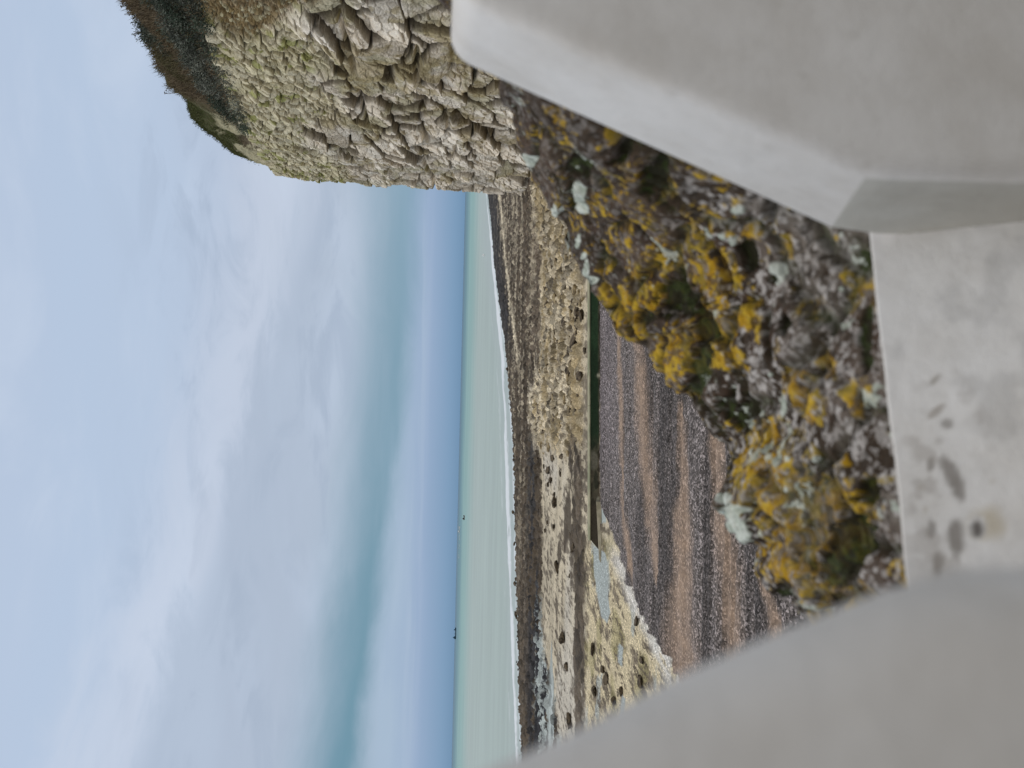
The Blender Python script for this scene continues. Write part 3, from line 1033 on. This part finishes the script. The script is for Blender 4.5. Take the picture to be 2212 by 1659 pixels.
def build_seawall():
    A = ground(1294, 1185)
    Bp = ground(1292, 560)
    L = np.linalg.norm((Bp - A)[:2])
    d = (Bp - A) / L
    d[2] = 0
    nrm = np.array([d[1], -d[0], 0])          # towards the viewer
    if nrm[1] > 0: nrm = -nrm
    root = empty('concrete_sea_wall', A)
    tag(root, 'low dark concrete sea wall green with algae along the top of the shingle', 'sea wall')
    H = 0.60
    # body, battered face, dense for colour
    nl, nh = 420, 26
    s = np.linspace(-0.25, L, nl)
    hh = np.linspace(0, 1, nh)
    S, T = np.meshgrid(s, hh)
    q3 = np.stack([S, T * H, 0 * S], -1)
    rough = (fbm(q3 * [1.5, 4, 1], 4, 201) - 0.5) * 0.06
    ends = np.where(S < 0.2, (0.2 - S) * 0.0, 0)
    P = d * S[..., None] + nrm * ((1 - T) * 0.34 + rough)[..., None] + np.array([0, 0, 1.0]) * (T * H - 0.1)[..., None]
    P[..., 0:3] += (d * 0.75)[None, None] * ((T) * np.exp(-np.maximum(S, 0) / 0.4))[..., None]
    px, py, _ = project(P + A)
    alg = np.array([0.016, 0.036, 0.016])
    dkb = np.array([0.055, 0.044, 0.030])
    pale = np.array([0.36, 0.34, 0.26])
    nz = fbm(q3 * [0.5, 3, 1], 4, 207)
    c = lerp(alg, alg * 1.6, ss(nz, 0.45, 0.6))
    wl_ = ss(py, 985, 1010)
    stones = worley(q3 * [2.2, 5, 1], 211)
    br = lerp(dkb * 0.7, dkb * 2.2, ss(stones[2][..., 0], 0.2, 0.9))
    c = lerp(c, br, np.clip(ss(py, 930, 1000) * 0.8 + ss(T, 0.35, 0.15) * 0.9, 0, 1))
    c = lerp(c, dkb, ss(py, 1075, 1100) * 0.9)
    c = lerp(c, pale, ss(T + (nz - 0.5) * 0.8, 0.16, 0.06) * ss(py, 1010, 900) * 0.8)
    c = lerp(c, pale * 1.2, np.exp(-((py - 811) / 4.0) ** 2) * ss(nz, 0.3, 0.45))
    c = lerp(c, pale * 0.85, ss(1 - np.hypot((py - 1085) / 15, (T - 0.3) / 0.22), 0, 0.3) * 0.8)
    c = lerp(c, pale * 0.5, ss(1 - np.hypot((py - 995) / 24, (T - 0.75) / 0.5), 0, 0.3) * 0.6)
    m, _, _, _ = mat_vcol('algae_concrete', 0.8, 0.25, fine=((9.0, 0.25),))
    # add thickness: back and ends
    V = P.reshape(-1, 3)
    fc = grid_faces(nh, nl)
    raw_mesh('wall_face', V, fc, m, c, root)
    bm = bmesh.new()
    e0, e1 = 0.55, L
    for (bk, z) in ():
        pass
    pts = [d * e0 + nrm * -0.02 + [0, 0, -0.3], d * e1 + nrm * -0.02 + [0, 0, -0.3], d * e1 + nrm * -0.55 + [0, 0, -0.3], d * e0 + nrm * -0.55 + [0, 0, -0.3]]
    lo = [bm.verts.new(p) for p in pts]
    hi = [bm.verts.new(p + np.array([0, 0, 0.3 + H - 0.13])) for p in pts]
    for i in range(4): bm.faces.new((lo[i], lo[(i + 1) % 4], hi[(i + 1) % 4], hi[i]))
    bm.faces.new(hi)
    bm_obj('core', bm, mat_noise('wet_concrete', (0.05, 0.045, 0.035), (0.12, 0.11, 0.085), 3), root)
    bm = bmesh.new()
    for k in range(2):
        a0, a1 = (0.42, L * 0.48) if k == 0 else (L * 0.48 + 0.02, L)
        a = [d * a0 + nrm * 0.05, d * a1 + nrm * 0.05, d * a1 - nrm * 0.6, d * a0 - nrm * 0.6]
        lo = [bm.verts.new(p + np.array([0, 0, H - 0.12])) for p in a]
        hi = [bm.verts.new(p + np.array([0, 0, H - 0.055])) for p in a]
        for i in range(4): bm.faces.new((lo[i], lo[(i + 1) % 4], hi[(i + 1) % 4], hi[i]))
        bm.faces.new(hi)
        bm.faces.new(lo[::-1])
    bmesh.ops.bevel(bm, geom=bm.edges[:], offset=0.012, segments=1, affect='EDGES')
    bm_obj('coping', bm, mat_noise('coping_stone', (0.26, 0.27, 0.17), (0.42, 0.39, 0.27), 1.2), root)
    # stepped footing at the seaward end
    bm = bmesh.new()
    base = [(-0.55, 0.30), (2.6, 0.34), (2.6, 0.80), (0.9, 0.92), (-0.75, 0.62)]
    lo = [bm.verts.new(d * a + nrm * b + np.array([0, 0, -0.3])) for a, b in base]
    tz = [0.06, 0.22, 0.03, 0.03, 0.02]
    hi = [bm.verts.new(d * a + nrm * b + np.array([0, 0, z_])) for (a, b), z_ in zip(base, tz)]
    n = len(base)
    for i in range(n): bm.faces.new((lo[i], lo[(i + 1) % n], hi[(i + 1) % n], hi[i]))
    bm.faces.new(hi)
    bm_obj('footing', bm, mat_noise('footing_stone', (0.20, 0.18, 0.12), (0.34, 0.30, 0.22), 2.0), root)


build_seawall()

# ------------------------------------------------------------------ white painted parapet with an open notch
TH = R(15)
WD = np.array([math.cos(TH), math.sin(TH), 0])      # along the wall
WN = np.array([math.sin(TH), -math.cos(TH), 0])     # towards the viewer
P_OUT = at_depth(1885, 512, 0.84)


def on_wall(x, y, off):
    return on_plane(x, y, P_OUT + WN * off, WN)


def paint_mat(name, base):
    m = bpy.data.materials.new(name)
    m.use_nodes = True
    k = NT(m.node_tree)
    at = k.n('ShaderNodeAttribute', attribute_name='Col')
    tc = k.n('ShaderNodeTexCoord')
    n1 = k.noise(tc.outputs['Object'], 5.0, 5, 0.6)
    n2 = k.noise(tc.outputs['Object'], 26.0, 4, 0.6)
    c = k.mix(k.maprange(n1, 0.35, 0.7), tuple(base), tuple(np.array(base) * [0.83, 0.81, 0.78]))
    c = k.mix(k.maprange(n2, 0.58, 0.75, 0, 0.35), c, tuple(np.array(base) * [0.70, 0.68, 0.64]))
    c = k.mix(1.0, c, at.outputs[0], 'MULTIPLY')
    p = k.n('ShaderNodeBsdfPrincipled')
    k.put(p.inputs['Base Color'], c)
    p.inputs['Roughness'].default_value = 0.75
    p.inputs['Specular IOR Level'].default_value = 0.25
    b = k.n('ShaderNodeBump')
    b.inputs['Strength'].default_value = 0.5
    b.inputs['Distance'].default_value = 0.006
    k.put(b.inputs['Height'], k.noise(tc.outputs['Object'], 30.0, 5, 0.6))
    k.put(p.inputs['Normal'], b.outputs[0])
    o = k.n('ShaderNodeOutputMaterial')
    k.put(o.inputs[0], p.outputs[0])
    return m


PAINT = paint_mat('white_masonry_paint', (0.71, 0.69, 0.672))
SHADE_PAINT = paint_mat('shade_masonry_paint', (0.50, 0.49, 0.455))  # shaded copy of the white paint, for the right pier's reveal


def loft_pier(name, sections, root, label=None, shade_from=99):
    """sections: list of rings of four corners from top to bottom; closed, bevelled solid"""
    bm = bmesh.new()
    rings = [[bm.verts.new(p - ROOT) for p in r_] for r_ in sections]
    for n_, (a, b) in enumerate(zip(rings[:-1], rings[1:])):
        for i in range(4):
            fc = bm.faces.new((a[i], a[(i + 1) % 4], b[(i + 1) % 4], b[i]))
            if i == 0 and n_ >= shade_from: fc.material_index = 1      # darker paint stands in for shade on the pier's lower reveal
    bm.faces.new(rings[0][::-1])
    bm.faces.new(rings[-1])
    bmesh.ops.recalc_face_normals(bm, faces=bm.faces)
    sharp = [e for e in bm.edges if len(e.link_faces) == 2 and e.calc_face_angle(0) > R(28)]
    bmesh.ops.bevel(bm, geom=sharp, offset=0.022, segments=4, affect='EDGES', profile=0.5)
    o = bm_obj(name, bm, PAINT, root, smooth=True)
    me = o.data
    ca = me.color_attributes.new('Col', 'FLOAT_COLOR', 'POINT')
    ca.data.foreach_set('color', np.ones(len(me.vertices) * 4, np.float32))
    me.materials.append(SHADE_PAINT)
    if label: o['label'] = label
    return o


ROOT = np.array([0.0, 0.75, 6.4])
wall = empty('white_parapet_wall', ROOT)
tag(wall, 'white painted parapet wall with a notch opening onto the sea', 'wall')
FARW = 3.0
T_IN = 0.25
rO = [(972, 128), (1380, 312), (1790, 497), (1886, 512), (2212, 524), (2900, 545)]
rI = [(986, -6), (1420, 180), (1880, 371), (1960, 374), (2212, 378), (2900, 388)]
secs = []
for (o_, i_) in zip(rO, rI):
    po, pi = on_wall(*o_, 0), on_wall(*i_, T_IN)
    secs.append([po, pi, pi + WD * FARW, po + WD * FARW])
loft_pier('merlon', secs, wall, 'sloping pale right-hand pier with a shade-painted notch at its foot', 2)
lI = [(700, 1840), (880, 1745), (1050, 1659), (1250, 1570), (1450, 1462), (1700, 1352), (1900, 1272), (2060, 1228), (2212, 1221), (3000, 1212)]
secs = []
for i_ in lI:
    pi = on_wall(*i_, 0.54)
    po = on_wall(i_[0], i_[1] + 40, -0.02)
    secs.append([pi, po, po - WD * FARW, pi - WD * FARW])
loft_pier('merlon', secs, wall, 'blurred greyish pier at the left, closest to the viewer')

SILL = [(1990, 1480), (1968, 1330), (1956, 1240), (1941, 1050), (1916, 860), (1897, 690), (1881, 515), (1872, 440)]


def build_sill():
    sy = np.array([s[1] for s in SILL])[::-1]
    sx = np.array([s[0] for s in SILL])[::-1]
    ys = np.linspace(sy[-1], sy[0], 260)
    top = np.array([on_wall(np.interp(y, sy, sx), y, 0.0) for y in ys])
    rows = [(-0.012, -0.10), (-0.003, -0.02), (0.0, 0.0)]
    n = 150
    for i in range(1, n + 1):
        rows.append((0.40 * (i / n) ** 1.05, -0.36 * i / n))
    rows += [(0.41, -0.9), (0.41, -1.5)]
    P = np.array([top + WN * a + np.array([0, 0, b]) for a, b in rows])
    nz = fbm(P * 9, 4, 221)
    P += WN * ((nz - 0.5) * 0.008)[..., None]
    px, py, _ = project(P)
    c = np.ones(P.shape) * np.array([1.19, 1.215, 1.25])
    n2 = fbm(P * [60, 60, 60], 4, 223)
    n4 = fbm(P * [22, 22, 22], 4, 225)
    c = c * lerp(1.0, 0.86, ss(n4, 0.52, 0.68))[..., None]
    grey = np.array([0.33, 0.305, 0.285])
    och = np.array([0.62, 0.54, 0.36])
    for (xa, ya, rx, ry, ang, dk, co) in [
            (2018, 822, 24, 12, -50, 0.65, grey * [1.1, 1.05, .9]), (2022, 888, 30, 9, -42, 0.55, grey * [1.2, 1.1, .95]), (2046, 915, 12, 10, 0, 0.6, grey),
            (2010, 1006, 10, 18, 0, 0.65, grey), (2058, 1032, 22, 48, -28, 0.8, grey), (2012, 1148, 10, 26, 0, 0.7, grey),
            (2062, 1160, 22, 46, 0, 0.8, grey), (2112, 1138, 20, 26, -18, 0.92, grey * 0.5), (2026, 1215, 12, 30, 0, 0.7, grey),
            (1990, 1052, 8, 9, 0, 0.3, och), (2145, 1040, 14, 12, 0, 0.25, och), (1998, 1100, 6, 8, 0, 0.3, och)]:
        ca_, sa = math.cos(R(ang)), math.sin(R(ang))
        dx, dy = px - xa, py - ya
        uu, vv = dx * ca_ + dy * sa, -dx * sa + dy * ca_
        mk = ss(1.2 - np.hypot(uu / rx, vv / ry) + (n2 - 0.5) * 1.0 + (n4 - 0.5) * 1.3, 0.0, 0.55)
        c = lerp(c, co, mk * dk)
    n5 = fbm(P * [35, 35, 35], 4, 227, 0.6)
    smd = ss(1.2 - np.hypot((px - 2050) / 110, (py - 1040) / 260), 0, 0.6) * ss(n5, 0.52, 0.66)
    c = lerp(c, grey * 1.5, smd * 0.4)
    hal = ss(1.2 - np.hypot((px - 2130) / 44, (py - 1132) / 40) + (n2 - .5) * .6, 0, 0.7) * (1 - ss(1.2 - np.hypot((px - 2112) / 20, (py - 1138) / 26), 0, 0.4))
    c = lerp(c, och * 1.25, hal * 0.55)
    o = raw_mesh('sill', P - ROOT, grid_faces(*P.shape[:2]), PAINT, c, wall)
    o['label'] = 'white painted sill with dark flaked patches'


build_sill()

# promenade behind the parapet
bm = bmesh.new()
for v in [(-40, -40), (24, -40), (24, 1.6), (-40, -1.2)]:
    bm.verts.new((v[0], v[1], 6.4))
bm.faces.new(bm.verts)
rr = bmesh.ops.extrude_face_region(bm, geom=bm.faces[:])
for v in [g_ for g_ in rr['geom'] if isinstance(g_, bmesh.types.BMVert)]: v.co.z = -1
o = bm_obj('promenade', bm, mat_noise('paving', (0.26, 0.25, 0.235), (0.34, 0.33, 0.31), 1.5))
tag(o, kind='structure')

# ------------------------------------------------------------------ lichen covered rubble wall beyond the notch
PAIR = [((1840, 1560), (2035, 1600)), ((1790, 1450), (2010, 1450)), ((1735, 1345), (1985, 1330)), ((1702, 1322), (1972, 1280)), ((1672, 1296), (1966, 1255)), ((1640, 1258), (1960, 1230)), ((1622, 1228), (1955, 1195)),
        ((1640, 1182), (1950, 1140)), ((1595, 1168), (1944, 1090)), ((1562, 1122), (1940, 1050)), ((1540, 1095), (1936, 1025)), ((1552, 1050), (1931, 980)), ((1557, 1010), (1926, 940)),
        ((1560, 968), (1921, 900)), ((1528, 935), (1916, 860)), ((1500, 890), (1912, 825)), ((1478, 862), (1908, 800)), ((1440, 832), (1903, 750)),
        ((1410, 792), (1897, 700)), ((1392, 745), (1892, 650)), ((1350, 732), (1886, 590)), ((1322, 716), (1882, 540)),
        ((1298, 655), (1860, 480)), ((1275, 620), (1800, 450)), ((1260, 590), (1750, 430)), ((1236, 562), (1700, 410)), ((1214, 532), (1600, 370)),
        ((1208, 492), (1500, 330)), ((1184, 470), (1440, 305)), ((1164, 432), (1400, 290)), ((1140, 395), (1320, 250)),
        ((1120, 332), (1250, 210)), ((1112, 262), (1190, 170)), ((1092, 232), (1145, 150)), ((1085, 190), (1130, 120)), ((1050, 110), (1090, 60)),
        ((1005, 45), (1040, 0)), ((958, 12), (1000, -40)), ((935, -60), (980, -120)), ((890, -180), (940, -240))]

YEL = [(1335, 690, 42), (1365, 720, 25), (1465, 750, 46), (1440, 800, 30), (1525, 650, 34), (1540, 720, 34), (1560, 600, 30), (1510, 590, 26), (1480, 520, 22), (1420, 560, 34), (1400, 640, 30), (1545, 780, 28),
       (1655, 1000, 46), (1670, 1070, 50), (1740, 1090, 48), (1790, 1110, 52), (1730, 1190, 56), (1690, 1210, 40), (1650, 960, 36), (1620, 960, 24), (1790, 785, 26), (1700, 830, 26), (1725, 870, 24), (1850, 640, 26),
       (1855, 860, 30), (1770, 890, 26), (1290, 440, 24), (1360, 380, 24), (1318, 300, 16), (1390, 470, 22), (1330, 520, 24), (1370, 600, 24), (1300, 580, 14), (1690, 540, 18), (1785, 1290, 26), (1340, 400, 16),
       (1600, 690, 20), (1830, 1000, 16), (1850, 1090, 22), (1440, 420, 20), (1350, 650, 26), (1270, 540, 10), (1830, 600, 14), (1300, 630, 10), (1240, 300, 14), (1150, 290, 12), (1520, 470, 18), (1610, 520, 14), (1850, 1290, 22), (1700, 1130, 30)]
DRK = [(1455, 655, 40, 34), (1445, 630, 26, 20), (1505, 760, 16, 60), (1500, 840, 20, 24), (1840, 1170, 40, 60), (1800, 1230, 40, 34), (1885, 1060, 20, 22), (1665, 1320, 34, 20), (1410, 395, 26, 30), (1590, 905, 18, 40), (1560, 880, 14, 26), (1870, 560, 14, 18),
       (1875, 720, 12, 60), (1700, 700, 16, 20), (1250, 360, 30, 20), (1230, 420, 8, 40), (1690, 1290, 24, 30), (1600, 560, 20, 26), (1390, 690, 14, 20), (1650, 600, 10, 12), (1340, 340, 16, 14), (1800, 1300, 22, 20)]
WHT = [(1243, 430, 20, 38), (1250, 455, 15, 16), (1188, 465, 9, 17), (1206, 463, 7, 8), (1128, 352, 11, 18), (1245, 524, 6, 18), (1268, 580, 6, 22), (1275, 606, 9, 10), (1262, 552, 6, 8), (1662, 590, 18, 27), (1553, 519, 11, 10), (1573, 531, 9, 13),
       (1565, 1075, 22, 12), (1575, 1105, 26, 18), (1590, 1135, 26, 20), (1605, 1160, 22, 12), (1600, 1100, 14, 14), (1757, 990, 6, 9), (1703, 992, 8, 6), (1590, 462, 16, 9), (1935, 1098, 7, 7), (1708, 1282, 14, 6), (1285, 345, 8, 16), (1660, 810, 5, 5), (1820, 625, 6, 7)]


def build_ledge():
    f0 = np.array([p[0] for p in PAIR], float)
    n0 = np.array([p[1] for p in PAIR], float)
    m = len(PAIR)
    par = np.linspace(0, 1, m)
    cum = np.concatenate([[0], np.cumsum(np.hypot(*np.diff(f0, axis=0).T) + np.hypot(*np.diff(n0, axis=0).T))])
    cum /= cum[-1]
    nu, nv, nd = 760, 430, 60
    uu = np.linspace(0, 1, nu)
    fx, fy = np.interp(uu, cum, f0[:, 0]), np.interp(uu, cum, f0[:, 1])
    nx_, ny_ = np.interp(uu, cum, n0[:, 0]), np.interp(uu, cum, n0[:, 1])
    dep = np.interp(fy, [-200, 0, 200, 330, 560, 730, 860, 1000, 1180, 1320, 1600], [1.75, 1.7, 1.65, 1.62, 1.55, 1.42, 1.34, 1.26, 1.16, 1.10, 1.05])
    near = np.array([on_wall(a + 10, b, -0.035) for a, b in zip(nx_, ny_)])
    far = np.array([at_depth(a, b, c) for a, b, c in zip(fx, fy, dep)])
    vv = np.linspace(0, 1, nv)[:, None, None]
    P1 = near[None] * (1 - vv) + far[None] * vv
    P1[..., 2] += (np.sin(vv[..., 0] * math.pi) * 0.02)
    # seaward face: rolls over the edge and goes down to the shingle
    tt = np.linspace(0, 1, nd + 1)[1:, None, None]
    outw = -WN
    P2 = far[None] + outw * (0.16 * np.sqrt(tt) + 0.25 * tt) + np.array([0, 0, 1.0]) * (-(tt ** 1.6) * 8.2)
    P = np.concatenate([P1, P2], 0)
    nr = P.shape[0]
    V = np.concatenate([np.broadcast_to(vv[..., 0], (nv, nu)), 1 + np.broadcast_to(tt[..., 0], (nd, nu))], 0)
    # normals of the undisplaced sheet
    du = np.gradient(P, axis=1)
    dvv = np.gradient(P, axis=0)
    N = np.cross(du, dvv)
    N /= np.linalg.norm(N, axis=-1)[..., None] + 1e-12
    if N[nv // 2, nu // 2, 2] < 0: N = -N
    px, py, _ = project(P)
    wq = np.stack([fbm(P * 9, 3, 231), fbm(P * 9, 3, 232), fbm(P * 9, 3, 233)], -1) - 0.5
    Q = P + wq * 0.05
    f1, f2, cid, vec = worley(Q * 9.0, 241)
    g1, g2, cid2, _ = worley(Q * 26.0, 243)
    gap = ss(f2 - f1, 0.0, 0.25)
    n1 = fbm(P * 14, 5, 251, 0.55)
    n2 = fbm(P * 55, 4, 253, 0.6)
    n3 = fbm(P * 130, 3, 257, 0.6)
    d = gap * 0.006 + (cid[..., 0] - 0.5) * 0.004 + ss(g2 - g1, 0, 0.35) * 0.003 + (n1 - 0.5) * 0.010 + (n2 - 0.5) * 0.003 + (n3 - 0.5) * 0.0025 + (fbm(P * 5.5, 2, 283) - 0.5) * 0.05 - 0.008
    # colours: brown flint and mortar
    brn = np.array([0.052, 0.037, 0.026])
    gry = np.array([0.20, 0.175, 0.152])
    red = np.array([0.075, 0.043, 0.030])
    c = lerp(brn, brn * 1.9, ss(n1 + (cid[..., 1] - .5) * .3, 0.40, 0.6))
    gl = ss(px, 1520, 1720) * 0.22 - 0.09
    c = lerp(c, gry, ss(n1 * 0.5 + fbm(P * 22, 4, 259) * 0.6 + gl, 0.58, 0.72) * 0.85)
    c = lerp(c, red, ss(fbm(P * 11, 4, 261), 0.55, 0.66) * 0.4)
    spec = ss(n3 + (n2 - 0.5) * 0.5 + gl * 0.35, 0.56, 0.66)
    c = lerp(c, np.array([0.42, 0.39, 0.37]), spec * (0.30 + 0.45 * ss(px, 1420, 1620)))
    c = lerp(c, np.array([0.50, 0.47, 0.45]), ss(fbm(P * 95 + 51, 3, 291, 0.6), 0.60, 0.66) * (0.25 + 0.65 * ss(px, 1420, 1560)))
    spd = ss(fbm(P * 110 + 7, 3, 263, 0.6), 0.58, 0.66)
    c = lerp(c, np.array([0.045, 0.036, 0.028]), spd * 0.75)
    n4 = fbm(P * 85 + 31, 4, 281, 0.65)
    wob = (n1 - 0.5) * 1.0 + (n2 - 0.5) * 1.5 + (n4 - 0.5) * 1.6
    dk = np.zeros(px.shape)
    for (xa, ya, rx, ry) in DRK:
        dk = np.maximum(dk, ss(1.15 - np.hypot((px - xa) / (rx * 1.15), (py - ya) / (ry * 1.15)) + wob * 0.8, 0.0, 0.3))
    dk = np.maximum(dk, (1 - gap) * ss(n1, 0.35, 0.5) * 0.75)
    moss = np.array([0.020, 0.019, 0.008])
    c = lerp(c, lerp(moss, np.array([0.03, 0.042, 0.010]), ss(n2, 0.45, 0.6)), dk * 0.95)
    d -= dk * 0.012
    # crusty orange-yellow lichen
    yl = np.zeros(px.shape)
    for (xa, ya, r_) in YEL:
        yl = np.maximum(yl, ss(1.15 - np.hypot(px - xa, (py - ya) * 0.9) / (r_ * (1.22 if xa > 1610 and ya > 940 else 1.02)) + wob * 1.15, 0.0, 0.22))
    gen = ss(fbm(P * 17 + 3, 5, 271, 0.62) + (n2 - .5) * .5, 0.60, 0.66)
    yl = np.maximum(yl, gen * 0.9) * (1 - 0.92 * dk)
    holes = ss(fbm(P * 85 + 1, 4, 273, 0.7), 0.44, 0.53)
    yl = yl * (0.15 + 0.85 * holes)
    yl = yl * lerp(1.0, ss(n4, 0.44, 0.56), ss(px, 1480, 1380) * ss(py, 660, 560))
    yc = lerp(np.array([0.41, 0.235, 0.012]), np.array([0.53, 0.35, 0.03]), ss(n2, 0.38, 0.62))
    yc = lerp(yc, np.array([0.20, 0.16, 0.03]), ss(fbm(P * 30 + 9, 3, 275), 0.55, 0.68) * 0.7)
    c = lerp(c, yc, yl * 0.95)
    d += yl * 0.0012
    # pale grey-green crustose lichen
    wh = np.zeros(px.shape)
    for (xa, ya, rx, ry) in WHT:
        wh = np.maximum(wh, ss(1.0 - np.hypot((px - xa) / rx, (py - ya) / ry) + wob * 0.32, 0.0, 0.18))
    wh = np.maximum(wh, ss(fbm(P * 24 + 13, 4, 277) + (n3 - .5) * .3, 0.72, 0.75) * 0.8)
    c = lerp(c, lerp(np.array([0.44, 0.49, 0.42]), np.array([0.62, 0.66, 0.60]), ss(n2, 0.4, 0.6)), wh * 0.92)
    d += wh * 0.0015
    d = d * np.where(V < 1, ss(V, 0.0, 0.12), 1.0)
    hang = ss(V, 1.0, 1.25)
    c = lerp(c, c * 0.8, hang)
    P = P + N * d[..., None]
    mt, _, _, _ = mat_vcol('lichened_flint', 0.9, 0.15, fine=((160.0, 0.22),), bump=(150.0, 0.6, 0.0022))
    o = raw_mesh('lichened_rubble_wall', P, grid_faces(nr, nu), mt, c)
    tag(o, 'rough rubble wall top crusted with orange and pale lichen beyond the notch', 'stone wall')


build_ledge()

# ------------------------------------------------------------------ far things on the water


def box(bm, x0_, x1_, y0_, y1_, z0_, z1_, taper=0.0):
    vs = []
    for z_, t_ in ((z0_, taper), (z1_, 0)):
        vs.append([bm.verts.new((x, y, z_)) for x, y in ((x0_ + t_, y0_), (x1_ - t_, y0_), (x1_ - t_, y1_), (x0_ + t_, y1_))])
    for i in range(4): bm.faces.new((vs[0][i], vs[0][(i + 1) % 4], vs[1][(i + 1) % 4], vs[1][i]))
    bm.faces.new(vs[0][::-1])
    bm.faces.new(vs[1])


def hull(bm, L, B, z0_, z1_, sheer):
    n = 12
    rings = []
    for i in range(n + 1):
        s_ = i / n
        x = (s_ - 0.5) * L
        wdt = B / 2 * min(1, (1 - s_) * 4 + 0.02) * (0.85 + 0.15 * min(1, s_ * 5))
        zt = z1_ + sheer * max(0, s_ - 0.75) * 4 + sheer * 0.4 * max(0, 0.15 - s_) * 6
        rings.append([bm.verts.new((x, -wdt, zt)), bm.verts.new((x, wdt, zt)), bm.verts.new((x * 0.96, wdt * 0.6, z0_)), bm.verts.new((x * 0.96, -wdt * 0.6, z0_))])
    for a, b in zip(rings[:-1], rings[1:]):
        for i in range(4): bm.faces.new((a[i], a[(i + 1) % 4], b[(i + 1) % 4], b[i]))
    bm.faces.new(rings[0])
    bm.faces.new(rings[-1][::-1])


def flatmat(name, a, b): return mat_noise(name, a, b, 0.4, 0.6)


d_ = ray(978, 1368)
Yd = 4200.0
loc = d_ * (Yd / d_[1])
ship = empty('cargo_ship', (loc[0], Yd, SEA_Z))
tag(ship, 'small dark cargo ship on the horizon', 'ship')
NAVY = flatmat('ship_paint', (0.018, 0.052, 0.085), (0.024, 0.062, 0.10))
NAVY2 = flatmat('ship_upperworks', (0.03, 0.075, 0.115), (0.04, 0.09, 0.13))
bm = bmesh.new(); hull(bm, 62, 11, -2, 4.5, 2.5); bm_obj('hull', bm, NAVY, ship)
bm = bmesh.new(); box(bm, -29, -17, -4, 4, 4.5, 10.5); box(bm, -27, -20, -3.5, 3.5, 10.5, 13.5); bm_obj('bridge_house', bm, NAVY2, ship)
bm = bmesh.new(); box(bm, -24, -21, -1.2, 1.2, 13.5, 17.5); bm_obj('funnel', bm, NAVY, ship)
bm = bmesh.new(); box(bm, 16, 22, -2, 2, 4.5, 12.5, 1.5); bm_obj('crane', bm, NAVY2, ship)
bm = bmesh.new(); box(bm, -4, -2.5, -.7, .7, 4.5, 11); bm_obj('mast', bm, NAVY2, ship)
ship.rotation_euler = (0, 0, math.pi)
ship.rotation_euler = (0, 0, 0)


def sea_at(x, y): return ground(x, y, SEA_Z)


p = sea_at(993.2, 1147)
boat = empty('motorboat', p)
tag(boat, 'white motorboat throwing up spray and a thin wake, far out', 'boat')
WHITE = flatmat('boat_white', (0.78, 0.79, 0.80), (0.84, 0.85, 0.86))
DK = flatmat('boat_dark', (0.05, 0.045, 0.045), (0.08, 0.07, 0.07))
sc_ = p[1] / 1000.0
bm = bmesh.new(); hull(bm, 6.5 * sc_, 2.2 * sc_, -0.2, 1.2 * sc_, 0.5); bm_obj('hull', bm, WHITE, boat)
bm = bmesh.new(); box(bm, -1.6 * sc_, 0.6 * sc_, -0.8, 0.8, 1.2 * sc_, 2.3 * sc_, 0.2); bm_obj('cabin', bm, WHITE, boat)
bm = bmesh.new()
box(bm, 3.4 * sc_, 6.2 * sc_, -1, 1, 0, 1.5 * sc_, -0.4)
for a, b in ((-12, -5), (-24, -17), (-36, -30)):
    box(bm, a * sc_, b * sc_, -0.5, 0.5, 0, 0.5 * sc_, 1.0)
bm_obj('spray', bm, WHITE, boat)
p = sea_at(1003.6, 1118)
fb = empty('fishing_boat', p)
tag(fb, 'tiny dark reddish fishing boat off the shore, nearer than the white motorboat', 'boat')
sc_ = p[1] / 1000.0
RED = flatmat('boat_red', (0.10, 0.05, 0.045), (0.15, 0.075, 0.06))
bm = bmesh.new(); hull(bm, 6.0 * sc_, 2.2, -0.2, 1.3 * sc_, 0.6); bm_obj('hull', bm, RED, fb)
bm = bmesh.new(); box(bm, -2.2 * sc_, -0.6 * sc_, -0.6, 0.6, 1.3 * sc_, 2.6 * sc_, 0.1); bm_obj('wheelhouse', bm, DK, fb)
p = sea_at(1046, 551)
bm = bmesh.new()
bmesh.ops.create_uvsphere(bm, u_segments=14, v_segments=9, radius=0.55)
for v in bm.verts:
    v.co.z *= 0.9
    if v.co.z > 0.3: v.co.x *= 0.8; v.co.y *= 0.8
bmesh.ops.create_cone(bm, cap_ends=True, segments=10, radius1=0.12, radius2=0.08, depth=0.4, matrix=Matrix.Translation((0, 0, 0.62)))
o = bm_obj('buoy', bm, WHITE, None, True)
o.location = p + np.array([0, 0, 0.2])
tag(o, 'small white buoy afloat just outside the surf', 'buoy')
